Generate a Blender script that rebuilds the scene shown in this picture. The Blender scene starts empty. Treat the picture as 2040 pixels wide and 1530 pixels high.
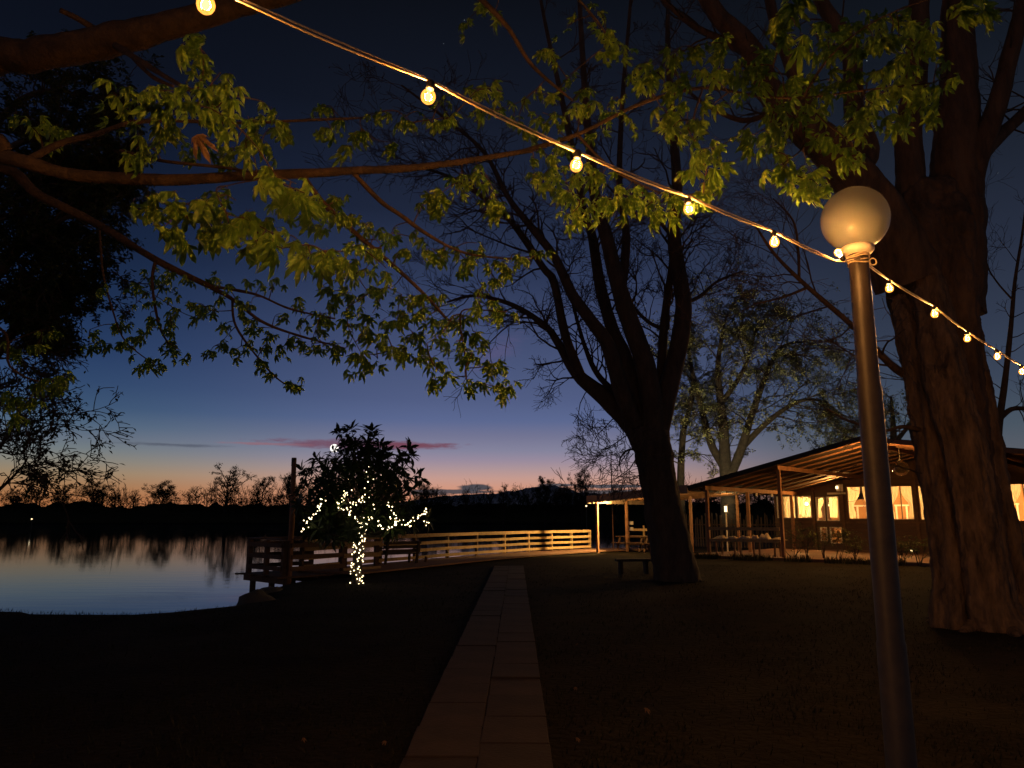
import bpy, math, random
from mathutils import Vector, Matrix, noise, Quaternion
R = math.radians
sc = bpy.context.scene
col = sc.collection

# ------------------------------------------------------------------ camera
CAM_H = 1.6
PITCH = math.atan(270.0 / 1500.0)
FOCAL = 1500.0                       # in pixels of a 2040 px wide frame
cam_d = bpy.data.cameras.new('camera')
cam_d.sensor_width = 36.0
cam_d.lens = 36.0 * FOCAL / 2040.0
cam_d.clip_start = 0.05
cam_d.clip_end = 9000
cam = bpy.data.objects.new('camera', cam_d)
cam.location = (0, 0, CAM_H)
cam.rotation_euler = (R(90) + PITCH, 0, 0)
col.objects.link(cam)
sc.camera = cam

# ------------------------------------------------------------------ exposure / render
sc.view_settings.view_transform = 'Standard'
sc.view_settings.look = 'None'
sc.view_settings.exposure = 0.0
sc.view_settings.gamma = 1.0
sc.view_settings.use_curve_mapping = False
sc.render.engine = 'CYCLES'
sc.cycles.use_denoising = True
sc.cycles.max_bounces = 6
sc.cycles.transparent_max_bounces = 12
sc.cycles.caustics_reflective = False
sc.cycles.caustics_refractive = False
sc.cycles.sample_clamp_indirect = 2.0
sc.cycles.use_light_tree = True

def lin(r, g, b):
    f = lambda c: (c / 255.0) / 12.92 if c <= 10.3 else (((c / 255.0) + 0.055) / 1.055) ** 2.4
    return (f(r), f(g), f(b), 1.0)

# ------------------------------------------------------------------ world: dusk sky
SUN_AZ, SUN_EL = R(-6.0), R(-3.0)          # the sun has set a little left of the view axis
world = bpy.data.worlds.new('World')
sc.world = world
world.use_nodes = True
wt = world.node_tree
wt.nodes.clear()
def wn(kind, **kw):
    n = wt.nodes.new(kind)
    for k, v in kw.items():
        setattr(n, k, v)
    return n
def wmath(op, a, b=None, c=None, clamp=False):
    n = wn('ShaderNodeMath', operation=op, use_clamp=clamp)
    for i, v in enumerate((a, b, c)):
        if v is None:
            continue
        if isinstance(v, (int, float)):
            n.inputs[i].default_value = v
        else:
            wt.links.new(v, n.inputs[i])
    return n.outputs[0]
def wmix(fac, a, b):
    n = wn('ShaderNodeMix', data_type='RGBA')
    for s, v in ((n.inputs[0], fac), (n.inputs[6], a), (n.inputs[7], b)):
        if isinstance(v, (int, float, tuple)):
            s.default_value = v
        else:
            wt.links.new(v, s)
    return n.outputs[2]
def wsmooth(x, lo, hi):
    n = wn('ShaderNodeMapRange', interpolation_type='SMOOTHSTEP')
    wt.links.new(x, n.inputs[0])
    n.inputs[1].default_value = lo
    n.inputs[2].default_value = hi
    return n.outputs[0]
tc = wn('ShaderNodeTexCoord')
sx = wn('ShaderNodeSeparateXYZ')
wt.links.new(tc.outputs['Generated'], sx.inputs[0])
dx, dy, dz = sx.outputs
el = wmath('MULTIPLY', wmath('ARCSINE', dz), 57.29578)          # degrees
az = wmath('MULTIPLY', wmath('ARCTAN2', dx, dy), 57.29578)
elt = wmath('DIVIDE', wmath('MAXIMUM', el, 0.0), 60.0, clamp=True)
def ramp(stops):
    n = wn('ShaderNodeValToRGB')
    e = n.color_ramp.elements
    e[0].position = stops[0][0] / 60.0; e[0].color = lin(*stops[0][1])
    e[1].position = stops[-1][0] / 60.0; e[1].color = lin(*stops[-1][1])
    for d, c in stops[1:-1]:
        k = e.new(d / 60.0); k.color = lin(*c)
    wt.links.new(elt, n.inputs[0])
    return n.outputs[0]
mid = ramp([(0, (222, 138, 104)), (1.4, (218, 146, 114)), (2.2, (210, 149, 124)), (3.0, (198, 154, 142)), (3.8, (172, 147, 152)), (4.4, (152, 138, 157)),
            (5.1, (132, 131, 156)), (6.2, (114, 116, 146)), (7.4, (90, 103, 144)), (9.0, (80, 92, 131)), (10.8, (74, 86, 123)), (14, (63, 74, 109)), (18, (45, 56, 86)), (23, (29, 37, 58)),
            (30, (18, 23, 36)), (38, (10, 13, 20)), (60, (8, 10, 16))])
lft = ramp([(0, (182, 106, 60)), (1.4, (172, 114, 72)), (2.2, (163, 121, 84)), (3.0, (154, 132, 104)), (3.8, (134, 131, 120)), (4.6, (114, 124, 128)), (5.4, (99, 112, 128)),
            (6.2, (80, 102, 125)), (7.4, (60, 85, 116)), (9, (48, 72, 108)), (11, (38, 60, 98)), (14, (28, 48, 82)), (18, (20, 35, 62)), (23, (15, 25, 46)),
            (30, (11, 16, 28)), (38, (8, 10, 17)), (60, (7, 8, 13))])
rgt = ramp([(0, (120, 105, 104)), (2.8, (98, 98, 106)), (6, (72, 84, 97)), (9, (58, 69, 88)), (13, (48, 57, 76)),
            (18, (37, 44, 61)), (23, (29, 35, 48)), (30, (18, 23, 32)), (38, (10, 13, 19)), (60, (8, 10, 15))])
side = wsmooth(az, -8.0, 2.0)
skyc = wmix(side, lft, rgt)
glow_l = wsmooth(az, -32.0, -5.0)
glow_r = wsmooth(az, 27.0, 4.0)
skyc = wmix(wmath('MULTIPLY', glow_l, glow_r), skyc, mid)
# clouds: soft-edged bands placed by azimuth and elevation
nz = wn('ShaderNodeTexNoise')
nz.inputs['Scale'].default_value = 1.0
nz.inputs['Detail'].default_value = 5.0
nz.inputs['Roughness'].default_value = 0.62
cb = wn('ShaderNodeCombineXYZ')
wt.links.new(wmath('MULTIPLY', az, 0.55), cb.inputs[0])
wt.links.new(wmath('MULTIPLY', el, 2.6), cb.inputs[1])
wt.links.new(cb.outputs[0], nz.inputs['Vector'])
nzv = wmath('SUBTRACT', nz.outputs[0], 0.5)
def cloud(azc, elc, wa, we, color, amount, soft, tilt=0.0, rag=1.6):
    global skyc
    a = wmath('SUBTRACT', az, azc)
    b = wmath('SUBTRACT', wmath('SUBTRACT', el, elc), wmath('MULTIPLY', a, tilt))
    q = wmath('SQRT', wmath('ADD', wmath('POWER', wmath('ABSOLUTE', wmath('DIVIDE', a, wa)), 2.0), wmath('POWER', wmath('ABSOLUTE', wmath('DIVIDE', b, we)), 2.0)))
    q = wmath('ADD', q, wmath('MULTIPLY', nzv, rag))
    m = wsmooth(q, 1.0, 1.0 - soft)
    skyc = wmix(wmath('MULTIPLY', m, amount), skyc, lin(*color))
def px_az(px): return math.degrees(math.atan((px - 1020) / 1524.0))
def px_el(py): return math.degrees(math.atan((1035 - py) / 1500.0 * 0.969))
cloud(px_az(700), px_el(886), 8.6, 0.46, (112, 70, 90), 0.85, 0.7)
cloud(px_az(815), px_el(888), 4.2, 0.42, (116, 66, 82), 0.8, 0.8)
cloud(px_az(520), px_el(889), 4.0, 0.14, (150, 104, 112), 0.6, 0.8)
cloud(px_az(330), px_el(897), 4.5, 0.16, (62, 66, 84), 0.55, 0.8)
cloud(px_az(900), px_el(979), 4.2, 0.20, (70, 70, 78), 0.95, 0.4, rag=1.2)
cloud(px_az(945), px_el(971), 1.55, 0.30, (66, 68, 77), 0.97, 0.35, rag=1.0)
cloud(px_az(850), px_el(984), 2.4, 0.16, (78, 70, 76), 0.9, 0.5)
cloud(px_az(1215), px_el(969), 3.6, 0.16, (76, 80, 90), 0.95, 0.4, rag=1.1)
cloud(px_az(1110), px_el(966), 1.7, 0.14, (72, 76, 86), 0.9, 0.4, rag=1.2)
cloud(px_az(1240), px_el(981), 4.2, 0.26, (66, 76, 86), 0.9, 0.4, rag=1.0)
cloud(px_az(990), px_el(690), 2.6, 1.5, (92, 84, 122), 0.5, 1.0, tilt=0.5, rag=1.4)
cloud(px_az(640), px_el(690), 9.0, 0.9, (62, 62, 104), 0.3, 1.0, rag=1.4)
# the physical twilight sky under it
nis = wn('ShaderNodeTexSky', sky_type='NISHITA')
nis.sun_disc = False
nis.sun_elevation = SUN_EL
nis.sun_rotation = SUN_AZ
nis.altitude = 50
add = wn('ShaderNodeVectorMath', operation='MULTIPLY_ADD')
wt.links.new(nis.outputs[0], add.inputs[0])
add.inputs[1].default_value = (0.006, 0.006, 0.006)
wt.links.new(skyc, add.inputs[2])
bg = wn('ShaderNodeBackground')
bg.inputs[1].default_value = 1.0
wt.links.new(add.outputs[0], bg.inputs[0])
out = wn('ShaderNodeOutputWorld')
wt.links.new(bg.outputs[0], out.inputs[0])

# ------------------------------------------------------------------ geometry helpers
CT, ST = math.cos(PITCH), math.sin(PITCH)
def P(px, py, Y):
    """point seen in direction (px, py) of the photograph at depth Y metres"""
    u = (px - 1020) / FOCAL; v = (765 - py) / FOCAL
    d = Vector((u, CT - v * ST, ST + v * CT))
    k = Y / d.y
    return Vector((d.x * k, Y, CAM_H + d.z * k))
def G(px, py, z=0.0):
    u = (px - 1020) / FOCAL; v = (765 - py) / FOCAL
    d = Vector((u, CT - v * ST, ST + v * CT))
    k = (z - CAM_H) / d.z
    return Vector((d.x * k, d.y * k, z))

class MB:
    def __init__(self):
        self.v = []; self.f = []; self.m = []
    def box(self, c, s, rz=0.0, mat=None):
        n = len(self.v)
        cs, sn = math.cos(rz), math.sin(rz)
        for z in (-.5, .5):
            for y in (-.5, .5):
                for x in (-.5, .5):
                    a, b = x * s[0], y * s[1]
                    self.v.append((c[0] + a * cs - b * sn, c[1] + a * sn + b * cs, c[2] + z * s[2]))
        for q in ((0, 2, 3, 1), (4, 5, 7, 6), (0, 1, 5, 4), (2, 6, 7, 3), (0, 4, 6, 2), (1, 3, 7, 5)):
            self.f.append(tuple(n + i for i in q))
        return self
    def beam(self, a, b, w, h, up=(0, 0, 1)):
        """rectangular bar from a to b; w across, h along up"""
        a = Vector(a); b = Vector(b)
        t = (b - a).normalized()
        u = Vector(up)
        s = t.cross(u)
        if s.length < 1e-4:
            s = t.cross(Vector((0, 1, 0)))
        s.normalize()
        u = s.cross(t).normalized()
        n = len(self.v)
        for p in (a, b):
            for i, j in ((-1, -1), (1, -1), (1, 1), (-1, 1)):
                self.v.append(tuple(p + s * (i * w / 2) + u * (j * h / 2)))
        for q in ((0, 1, 2, 3), (7, 6, 5, 4), (0, 4, 5, 1), (1, 5, 6, 2), (2, 6, 7, 3), (3, 7, 4, 0)):
            self.f.append(tuple(n + i for i in q))
        return self
    def tube(self, pts, rad, sides=6, rough=0.0, rscale=3.0, cap=True, flute=0.0, seed=0.0, ridge=0.0):
        pts = [Vector(p) for p in pts]
        if not isinstance(rad, (list, tuple)):
            rad = [rad] * len(pts)
        n0 = len(self.v)
        t = (pts[1] - pts[0]).normalized()
        ref = Vector((1, 0, 0)) if abs(t.x) < 0.9 else Vector((0, 1, 0))
        u = (ref - t * ref.dot(t)).normalized()
        for i, p in enumerate(pts):
            if i == 0: tt = pts[1] - pts[0]
            elif i == len(pts) - 1: tt = pts[-1] - pts[-2]
            else: tt = pts[i + 1] - pts[i - 1]
            tt.normalize()
            u = (u - tt * u.dot(tt))
            if u.length < 1e-5:
                u = tt.orthogonal()
            u.normalize()
            w = tt.cross(u)
            for k in range(sides):
                a = 2 * math.pi * k / sides
                d = u * math.cos(a) + w * math.sin(a)
                r = rad[i]
                if rough:
                    q = p + d * r
                    r *= 1 + rough * (noise.noise(q * rscale) + 0.5 * noise.noise(q * rscale * 2.7))
                if flute:
                    fl = math.sin(a * 5 + seed + 0.6 * noise.noise(p * 0.7)) * 0.6 + 0.6 * noise.noise(Vector((math.cos(a) * 2.2, math.sin(a) * 2.2, p.z * 0.25 + seed)))
                    r *= 1 + flute * fl
                if ridge:
                    w_ = 0.35 * noise.noise(p * 1.3 + d * rad[i])
                    g1 = 1 - 2 * abs(noise.noise(Vector((math.cos(a + w_) * rad[i] * 9, math.sin(a + w_) * rad[i] * 9, p.z * 1.5 + seed))))
                    g2 = 1 - 2 * abs(noise.noise(Vector((math.cos(a + w_) * rad[i] * 22, math.sin(a + w_) * rad[i] * 22, p.z * 4.2 + seed))))
                    g3 = 1 - 2 * abs(noise.noise(Vector((math.cos(a) * rad[i] * 40, math.sin(a) * rad[i] * 40, p.z * 9 + seed))))
                    r += ridge * (0.5 * g1 + 0.35 * g2 + 0.2 * g3)
                self.v.append(tuple(p + d * r))
        for i in range(len(pts) - 1):
            for k in range(sides):
                a = n0 + i * sides + k; b = n0 + i * sides + (k + 1) % sides
                self.f.append((a, b, b + sides, a + sides))
        if cap:
            self.f.append(tuple(n0 + sides - 1 - k for k in range(sides)))
            e = n0 + (len(pts) - 1) * sides
            self.f.append(tuple(e + k for k in range(sides)))
        return self
    def lathe(self, prof, sides=16, at=(0, 0, 0)):
        n0 = len(self.v)
        for r, z in prof:
            for k in range(sides):
                a = 2 * math.pi * k / sides
                self.v.append((at[0] + r * math.cos(a), at[1] + r * math.sin(a), at[2] + z))
        for i in range(len(prof) - 1):
            for k in range(sides):
                a = n0 + i * sides + k; b = n0 + i * sides + (k + 1) % sides
                self.f.append((a, b, b + sides, a + sides))
        return self
    def poly(self, pts):
        n = len(self.v)
        self.v += [tuple(p) for p in pts]
        self.f.append(tuple(range(n, n + len(pts))))
        return self
    def tri(self, a, b, c):
        n = len(self.v)
        self.v += [tuple(a), tuple(b), tuple(c)]
        self.f.append((n, n + 1, n + 2))
    def mesh(self, name, mat, smooth=False):
        me = bpy.data.meshes.new(name)
        me.from_pydata(self.v, [], self.f)
        if mat: me.materials.append(mat)
        if smooth:
            me.polygons.foreach_set('use_smooth', [True] * len(me.polygons))
        me.update()
        return me
    def build(self, name, mat, parent=None, smooth=False, loc=None):
        o = bpy.data.objects.new(name, self.mesh(name, mat, smooth))
        col.objects.link(o)
        if parent: o.parent = parent
        if loc is not None: o.location = loc
        return o

def inst(name, me, parent=None, M=None, loc=None):
    o = bpy.data.objects.new(name, me)
    col.objects.link(o)
    if parent: o.parent = parent
    if M is not None: o.matrix_local = M
    if loc is not None: o.location = loc
    return o
def empty(name, loc=(0, 0, 0), rz=0.0):
    o = bpy.data.objects.new(name, None)
    o.empty_display_size = 0.2
    o.location = loc; o.rotation_euler = (0, 0, rz)
    col.objects.link(o)
    return o
def tag(o, label=None, cat=None, group=None, kind=None):
    if label: o['label'] = label
    if cat: o['category'] = cat
    if group: o['group'] = group
    if kind: o['kind'] = kind
    return o
def resample(pts, n):
    """Catmull-Rom through pts"""
    pts = [Vector(p) for p in pts]
    res = []
    m = len(pts)
    for i in range(m - 1):
        p0 = pts[max(i - 1, 0)]; p1 = pts[i]; p2 = pts[i + 1]; p3 = pts[min(i + 2, m - 1)]
        for k in range(n):
            t = k / n
            res.append(0.5 * ((2 * p1) + (p2 - p0) * t + (2 * p0 - 5 * p1 + 4 * p2 - p3) * t * t + (3 * p1 - p0 - 3 * p2 + p3) * t ** 3))
    res.append(pts[-1])
    return res
def lerp(a, b, t): return a + (b - a) * t
def rlist(r, n):
    """interpolate a list of radii to n values"""
    o = []
    for i in range(n):
        t = i / (n - 1) * (len(r) - 1)
        k = min(int(t), len(r) - 2)
        o.append(lerp(r[k], r[k + 1], t - k))
    return o

# ------------------------------------------------------------------ materials
MATS = {}
def nodes(name):
    m = bpy.data.materials.new(name); m.use_nodes = True
    nt = m.node_tree
    b = nt.nodes['Principled BSDF']
    MATS[name] = m
    return m, nt, b
def mat(name, c1, c2=None, scale=8.0, rough=0.8, bump=0.0, bscale=None, metal=0.0, spec=0.5, stretch=None, detail=6.0, obj_var=0.0):
    m, nt, b = nodes(name)
    b.inputs['Roughness'].default_value = rough
    b.inputs['Metallic'].default_value = metal
    b.inputs['Specular IOR Level'].default_value = spec
    co = nt.nodes.new('ShaderNodeTexCoord')
    src = co.outputs['Object']
    if stretch:
        mp = nt.nodes.new('ShaderNodeMapping'); mp.inputs['Scale'].default_value = stretch
        nt.links.new(src, mp.inputs[0]); src = mp.outputs[0]
    n = nt.nodes.new('ShaderNodeTexNoise')
    n.inputs['Scale'].default_value = scale; n.inputs['Detail'].default_value = detail
    n.inputs['Roughness'].default_value = 0.65
    nt.links.new(src, n.inputs['Vector'])
    if c2 is None: c2 = tuple(x * 0.6 for x in c1)
    r = nt.nodes.new('ShaderNodeValToRGB')
    r.color_ramp.elements[0].position = 0.32; r.color_ramp.elements[0].color = (*c2, 1)
    r.color_ramp.elements[1].position = 0.68; r.color_ramp.elements[1].color = (*c1, 1)
    nt.links.new(n.outputs[0], r.inputs[0])
    colout = r.outputs[0]
    if obj_var:
        oi = nt.nodes.new('ShaderNodeObjectInfo')
        mr = nt.nodes.new('ShaderNodeMapRange')
        mr.inputs[3].default_value = 1 - obj_var; mr.inputs[4].default_value = 1 + obj_var
        nt.links.new(oi.outputs['Random'], mr.inputs[0])
        vm = nt.nodes.new('ShaderNodeVectorMath'); vm.operation = 'SCALE'
        nt.links.new(colout, vm.inputs[0]); nt.links.new(mr.outputs[0], vm.inputs['Scale'])
        colout = vm.outputs[0]
    nt.links.new(colout, b.inputs['Base Color'])
    if bump:
        n2 = nt.nodes.new('ShaderNodeTexNoise')
        n2.inputs['Scale'].default_value = bscale or scale * 3; n2.inputs['Detail'].default_value = 8
        nt.links.new(src, n2.inputs['Vector'])
        bp = nt.nodes.new('ShaderNodeBump'); bp.inputs['Strength'].default_value = bump; bp.inputs['Distance'].default_value = 0.06 if name.startswith('bark_old') else 0.02
        nt.links.new(n2.outputs[0], bp.inputs['Height'])
        nt.links.new(bp.outputs[0], b.inputs['Normal'])
    return m
def leaf_mat(name, c1, c2, trans=0.35, rough=0.5):
    m, nt, b = nodes(name)
    oi = nt.nodes.new('ShaderNodeTexCoord')
    n = nt.nodes.new('ShaderNodeTexNoise'); n.inputs['Scale'].default_value = 9.0
    geo = nt.nodes.new('ShaderNodeNewGeometry')
    nt.links.new(geo.outputs['Position'], n.inputs['Vector'])
    mx = nt.nodes.new('ShaderNodeMix'); mx.data_type = 'RGBA'
    mx.inputs[6].default_value = (*c2, 1); mx.inputs[7].default_value = (*c1, 1)
    mr = nt.nodes.new('ShaderNodeMapRange'); mr.inputs[1].default_value = 0.35; mr.inputs[2].default_value = 0.65
    nt.links.new(n.outputs[0], mr.inputs[0]); nt.links.new(mr.outputs[0], mx.inputs[0])
    nt.links.new(mx.outputs[2], b.inputs['Base Color'])
    b.inputs['Roughness'].default_value = rough
    b.inputs['Specular IOR Level'].default_value = 0.35
    tr = nt.nodes.new('ShaderNodeBsdfTranslucent')
    nt.links.new(mx.outputs[2], tr.inputs[0])
    ms = nt.nodes.new('ShaderNodeMixShader'); ms.inputs[0].default_value = trans
    nt.links.new(b.outputs[0], ms.inputs[1]); nt.links.new(tr.outputs[0], ms.inputs[2])
    nt.links.new(ms.outputs[0], nt.nodes['Material Output'].inputs[0])
    return m
def emit_mat(name, c, strength):
    m = bpy.data.materials.new(name); m.use_nodes = True
    nt = m.node_tree; nt.nodes.clear()
    e = nt.nodes.new('ShaderNodeEmission'); e.inputs[0].default_value = (*c, 1); e.inputs[1].default_value = strength
    o = nt.nodes.new('ShaderNodeOutputMaterial'); nt.links.new(e.outputs[0], o.inputs[0])
    MATS[name] = m
    return m
def glass_mat(name, tint=(1, 1, 1), gloss=0.06, transl=0.0, rough=0.02, inner=None):
    m = bpy.data.materials.new(name); m.use_nodes = True
    nt = m.node_tree; nt.nodes.clear()
    t = nt.nodes.new('ShaderNodeBsdfTransparent'); t.inputs[0].default_value = (*tint, 1)
    g = nt.nodes.new('ShaderNodeBsdfGlossy'); g.inputs['Roughness'].default_value = rough
    fr = nt.nodes.new('ShaderNodeFresnel'); fr.inputs[0].default_value = 1.45
    ms = nt.nodes.new('ShaderNodeMixShader')
    nt.links.new(fr.outputs[0], ms.inputs[0]); nt.links.new(t.outputs[0], ms.inputs[1]); nt.links.new(g.outputs[0], ms.inputs[2])
    last = ms.outputs[0]
    if transl:
        if inner:       # the glass of a burning bulb glows
            tl = nt.nodes.new('ShaderNodeEmission'); tl.inputs[0].default_value = (*inner, 1); tl.inputs[1].default_value = transl
            m2 = nt.nodes.new('ShaderNodeAddShader')
            nt.links.new(last, m2.inputs[0]); nt.links.new(tl.outputs[0], m2.inputs[1])
        else:
            tl = nt.nodes.new('ShaderNodeBsdfTranslucent'); tl.inputs[0].default_value = (*tint, 1)
            m2 = nt.nodes.new('ShaderNodeMixShader'); m2.inputs[0].default_value = transl
            nt.links.new(last, m2.inputs[1]); nt.links.new(tl.outputs[0], m2.inputs[2])
        last = m2.outputs[0]
    o = nt.nodes.new('ShaderNodeOutputMaterial'); nt.links.new(last, o.inputs[0])
    MATS[name] = m
    return m

M_bark_old_lit = mat('bark_old', (0.19, 0.125, 0.078), (0.03, 0.022, 0.016), scale=7, rough=0.95, bump=1.0, bscale=11, stretch=(1, 1, 0.22))  # lit copy: bark lightened where light catches the front ridges
M_bark_old_shaded = mat('bark_old_shaded', (0.12, 0.075, 0.045), (0.03, 0.021, 0.015), scale=5, rough=0.95, bump=1.0, bscale=7, stretch=(1, 1, 0.22))  # same bark darkened for the shade on main trunk and upper limbs
M_bark_dark = mat('bark_dark', (0.075, 0.055, 0.042), (0.03, 0.024, 0.02), scale=6, rough=0.95, bump=0.8, bscale=12, stretch=(1, 1, 0.3))
M_bark_maple = mat('bark_maple', (0.08, 0.048, 0.027), (0.024, 0.016, 0.012), scale=11, rough=0.9, bump=0.8, bscale=40)
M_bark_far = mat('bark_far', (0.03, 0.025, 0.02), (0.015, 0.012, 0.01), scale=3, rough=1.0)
M_bark_pale = mat('bark_pale', (0.075, 0.06, 0.042), (0.032, 0.026, 0.02), scale=5, rough=0.95, bump=0.5)
M_leaf = leaf_mat('maple_leaf', (0.22, 0.36, 0.04), (0.12, 0.235, 0.03), trans=0.22, rough=0.42)
M_leaf_dark = leaf_mat('glossy_dark_leaf', (0.045, 0.07, 0.018), (0.025, 0.045, 0.012), trans=0.2, rough=0.45)
M_leaf_pale = leaf_mat('pale_leaf', (0.36, 0.36, 0.15), (0.24, 0.26, 0.10), trans=0.35, rough=0.6)
M_leaf_birch = leaf_mat('small_leaf', (0.06, 0.085, 0.03), (0.03, 0.05, 0.018), trans=0.3, rough=0.6)
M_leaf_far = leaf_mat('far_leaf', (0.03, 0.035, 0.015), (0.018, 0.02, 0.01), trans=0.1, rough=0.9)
M_shrub = leaf_mat('shrub_leaf', (0.07, 0.10, 0.03), (0.04, 0.06, 0.018), trans=0.25, rough=0.5)
M_dryleaf = mat('dry_leaf', (0.22, 0.13, 0.07), (0.11, 0.06, 0.03), scale=30, rough=0.8)
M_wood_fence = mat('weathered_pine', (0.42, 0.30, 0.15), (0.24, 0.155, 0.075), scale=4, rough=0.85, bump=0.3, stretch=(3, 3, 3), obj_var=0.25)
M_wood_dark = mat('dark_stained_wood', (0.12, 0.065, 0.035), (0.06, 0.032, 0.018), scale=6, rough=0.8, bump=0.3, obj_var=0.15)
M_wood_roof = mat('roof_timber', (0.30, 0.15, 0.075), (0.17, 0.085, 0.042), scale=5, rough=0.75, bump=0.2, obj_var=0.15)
M_bench = mat('old_dark_bench_wood', (0.035, 0.025, 0.018), (0.02, 0.014, 0.01), scale=6, rough=0.85)
M_picket = mat('grey_picket_wood', (0.11, 0.085, 0.06), (0.06, 0.045, 0.03), scale=6, rough=0.9, obj_var=0.5)
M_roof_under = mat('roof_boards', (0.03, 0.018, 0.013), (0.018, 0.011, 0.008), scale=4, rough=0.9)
M_roof_top = mat('roof_felt', (0.04, 0.036, 0.034), (0.025, 0.022, 0.02), scale=8, rough=0.95)
M_fascia = mat('beige_fascia', (0.34, 0.24, 0.17), (0.24, 0.165, 0.115), scale=3, rough=0.8)
M_wall = mat('brown_planking', (0.085, 0.042, 0.024), (0.05, 0.025, 0.015), scale=5, rough=0.7, bump=0.3, stretch=(0.3, 1, 4))
M_white_trim = mat('white_painted_trim', (0.72, 0.66, 0.56), (0.58, 0.52, 0.44), scale=10, rough=0.6)
M_room = mat('honey_room_wall', (0.34, 0.17, 0.07), (0.26, 0.13, 0.05), scale=2, rough=0.8)
M_terrace = mat('terracotta_paving', (0.26, 0.14, 0.085), (0.15, 0.08, 0.05), scale=3, rough=0.85, bump=0.3, bscale=12)
M_slab = mat('concrete_slab', (0.044, 0.030, 0.022), (0.019, 0.0135, 0.0105), scale=2.2, rough=0.9, bump=0.35, bscale=30, obj_var=0.22)
M_steel = mat('painted_post', (0.044, 0.034, 0.025), (0.02, 0.0155, 0.012), scale=9, rough=0.5, bump=0.05, spec=0.5)
M_black = mat('black_socket', (0.03, 0.028, 0.026), (0.02, 0.018, 0.016), scale=20, rough=0.5)
M_cable = mat('cream_cable', (0.55, 0.45, 0.32), (0.42, 0.33, 0.22), scale=60, rough=0.6)
M_rope = mat('fibre_tie', (0.50, 0.40, 0.28), (0.36, 0.28, 0.18), scale=80, rough=0.9)
M_cloth = mat('crumpled_cream_cloth', (0.62, 0.52, 0.36), (0.42, 0.34, 0.22), scale=9, rough=0.9, bump=0.6, bscale=14)
M_stone = mat('bank_stone', (0.10, 0.09, 0.08), (0.05, 0.045, 0.04), scale=3, rough=0.95, bump=0.6)
M_hill = mat('hazed_rock', (0.62, 0.66, 0.74), (0.5, 0.55, 0.63), scale=0.002, rough=1.0, spec=0.0)  # pale blue-grey puts the distance haze into the rock colour
# opal globe
def opal():
    m, nt, b = nodes('opal_globe')
    b.inputs['Base Color'].default_value = (0.36, 0.39, 0.37, 1)
    b.inputs['Roughness'].default_value = 0.25
    b.inputs['Coat Weight'].default_value = 1.0
    b.inputs['Coat Roughness'].default_value = 0.03
    tr = nt.nodes.new('ShaderNodeBsdfTranslucent'); tr.inputs[0].default_value = (0.46, 0.47, 0.42, 1)
    tp = nt.nodes.new('ShaderNodeBsdfTransparent')
    a = nt.nodes.new('ShaderNodeMixShader'); a.inputs[0].default_value = 0.4
    nt.links.new(b.outputs[0], a.inputs[1]); nt.links.new(tr.outputs[0], a.inputs[2])
    c = nt.nodes.new('ShaderNodeMixShader'); c.inputs[0].default_value = 0.27
    nt.links.new(a.outputs[0], c.inputs[1]); nt.links.new(tp.outputs[0], c.inputs[2])
    nt.links.new(c.outputs[0], nt.nodes['Material Output'].inputs[0])
    return m
M_opal = opal()
M_bulb_glass = glass_mat('bulb_glass', (1.0, 0.80, 0.55), transl=0.55, inner=(1.0, 0.40, 0.07))
M_pane = glass_mat('window_glass', (0.95, 0.95, 0.92))
M_filament = emit_mat('warm_filament', (1.0, 0.56, 0.14), 6.0)
M_fairy = emit_mat('fairy_bulb', (1.0, 0.78, 0.42), 7.0)
M_lantern = emit_mat('lit_lantern', (1.0, 0.72, 0.36), 3.0)
M_moon = emit_mat('moonlit', (1.0, 0.93, 0.86), 1.6)
M_star = emit_mat('starlight', (0.8, 0.88, 1.0), 0.9)
def curtain_mat():
    m, nt, b = nodes('cream_curtain')
    b.inputs['Base Color'].default_value = (0.72, 0.64, 0.48, 1)
    b.inputs['Roughness'].default_value = 0.9
    tr = nt.nodes.new('ShaderNodeBsdfTranslucent'); tr.inputs[0].default_value = (0.75, 0.66, 0.48, 1)
    a = nt.nodes.new('ShaderNodeMixShader'); a.inputs[0].default_value = 0.6
    nt.links.new(b.outputs[0], a.inputs[1]); nt.links.new(tr.outputs[0], a.inputs[2])
    nt.links.new(a.outputs[0], nt.nodes['Material Output'].inputs[0])
    return m
M_curtain = curtain_mat()
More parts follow.
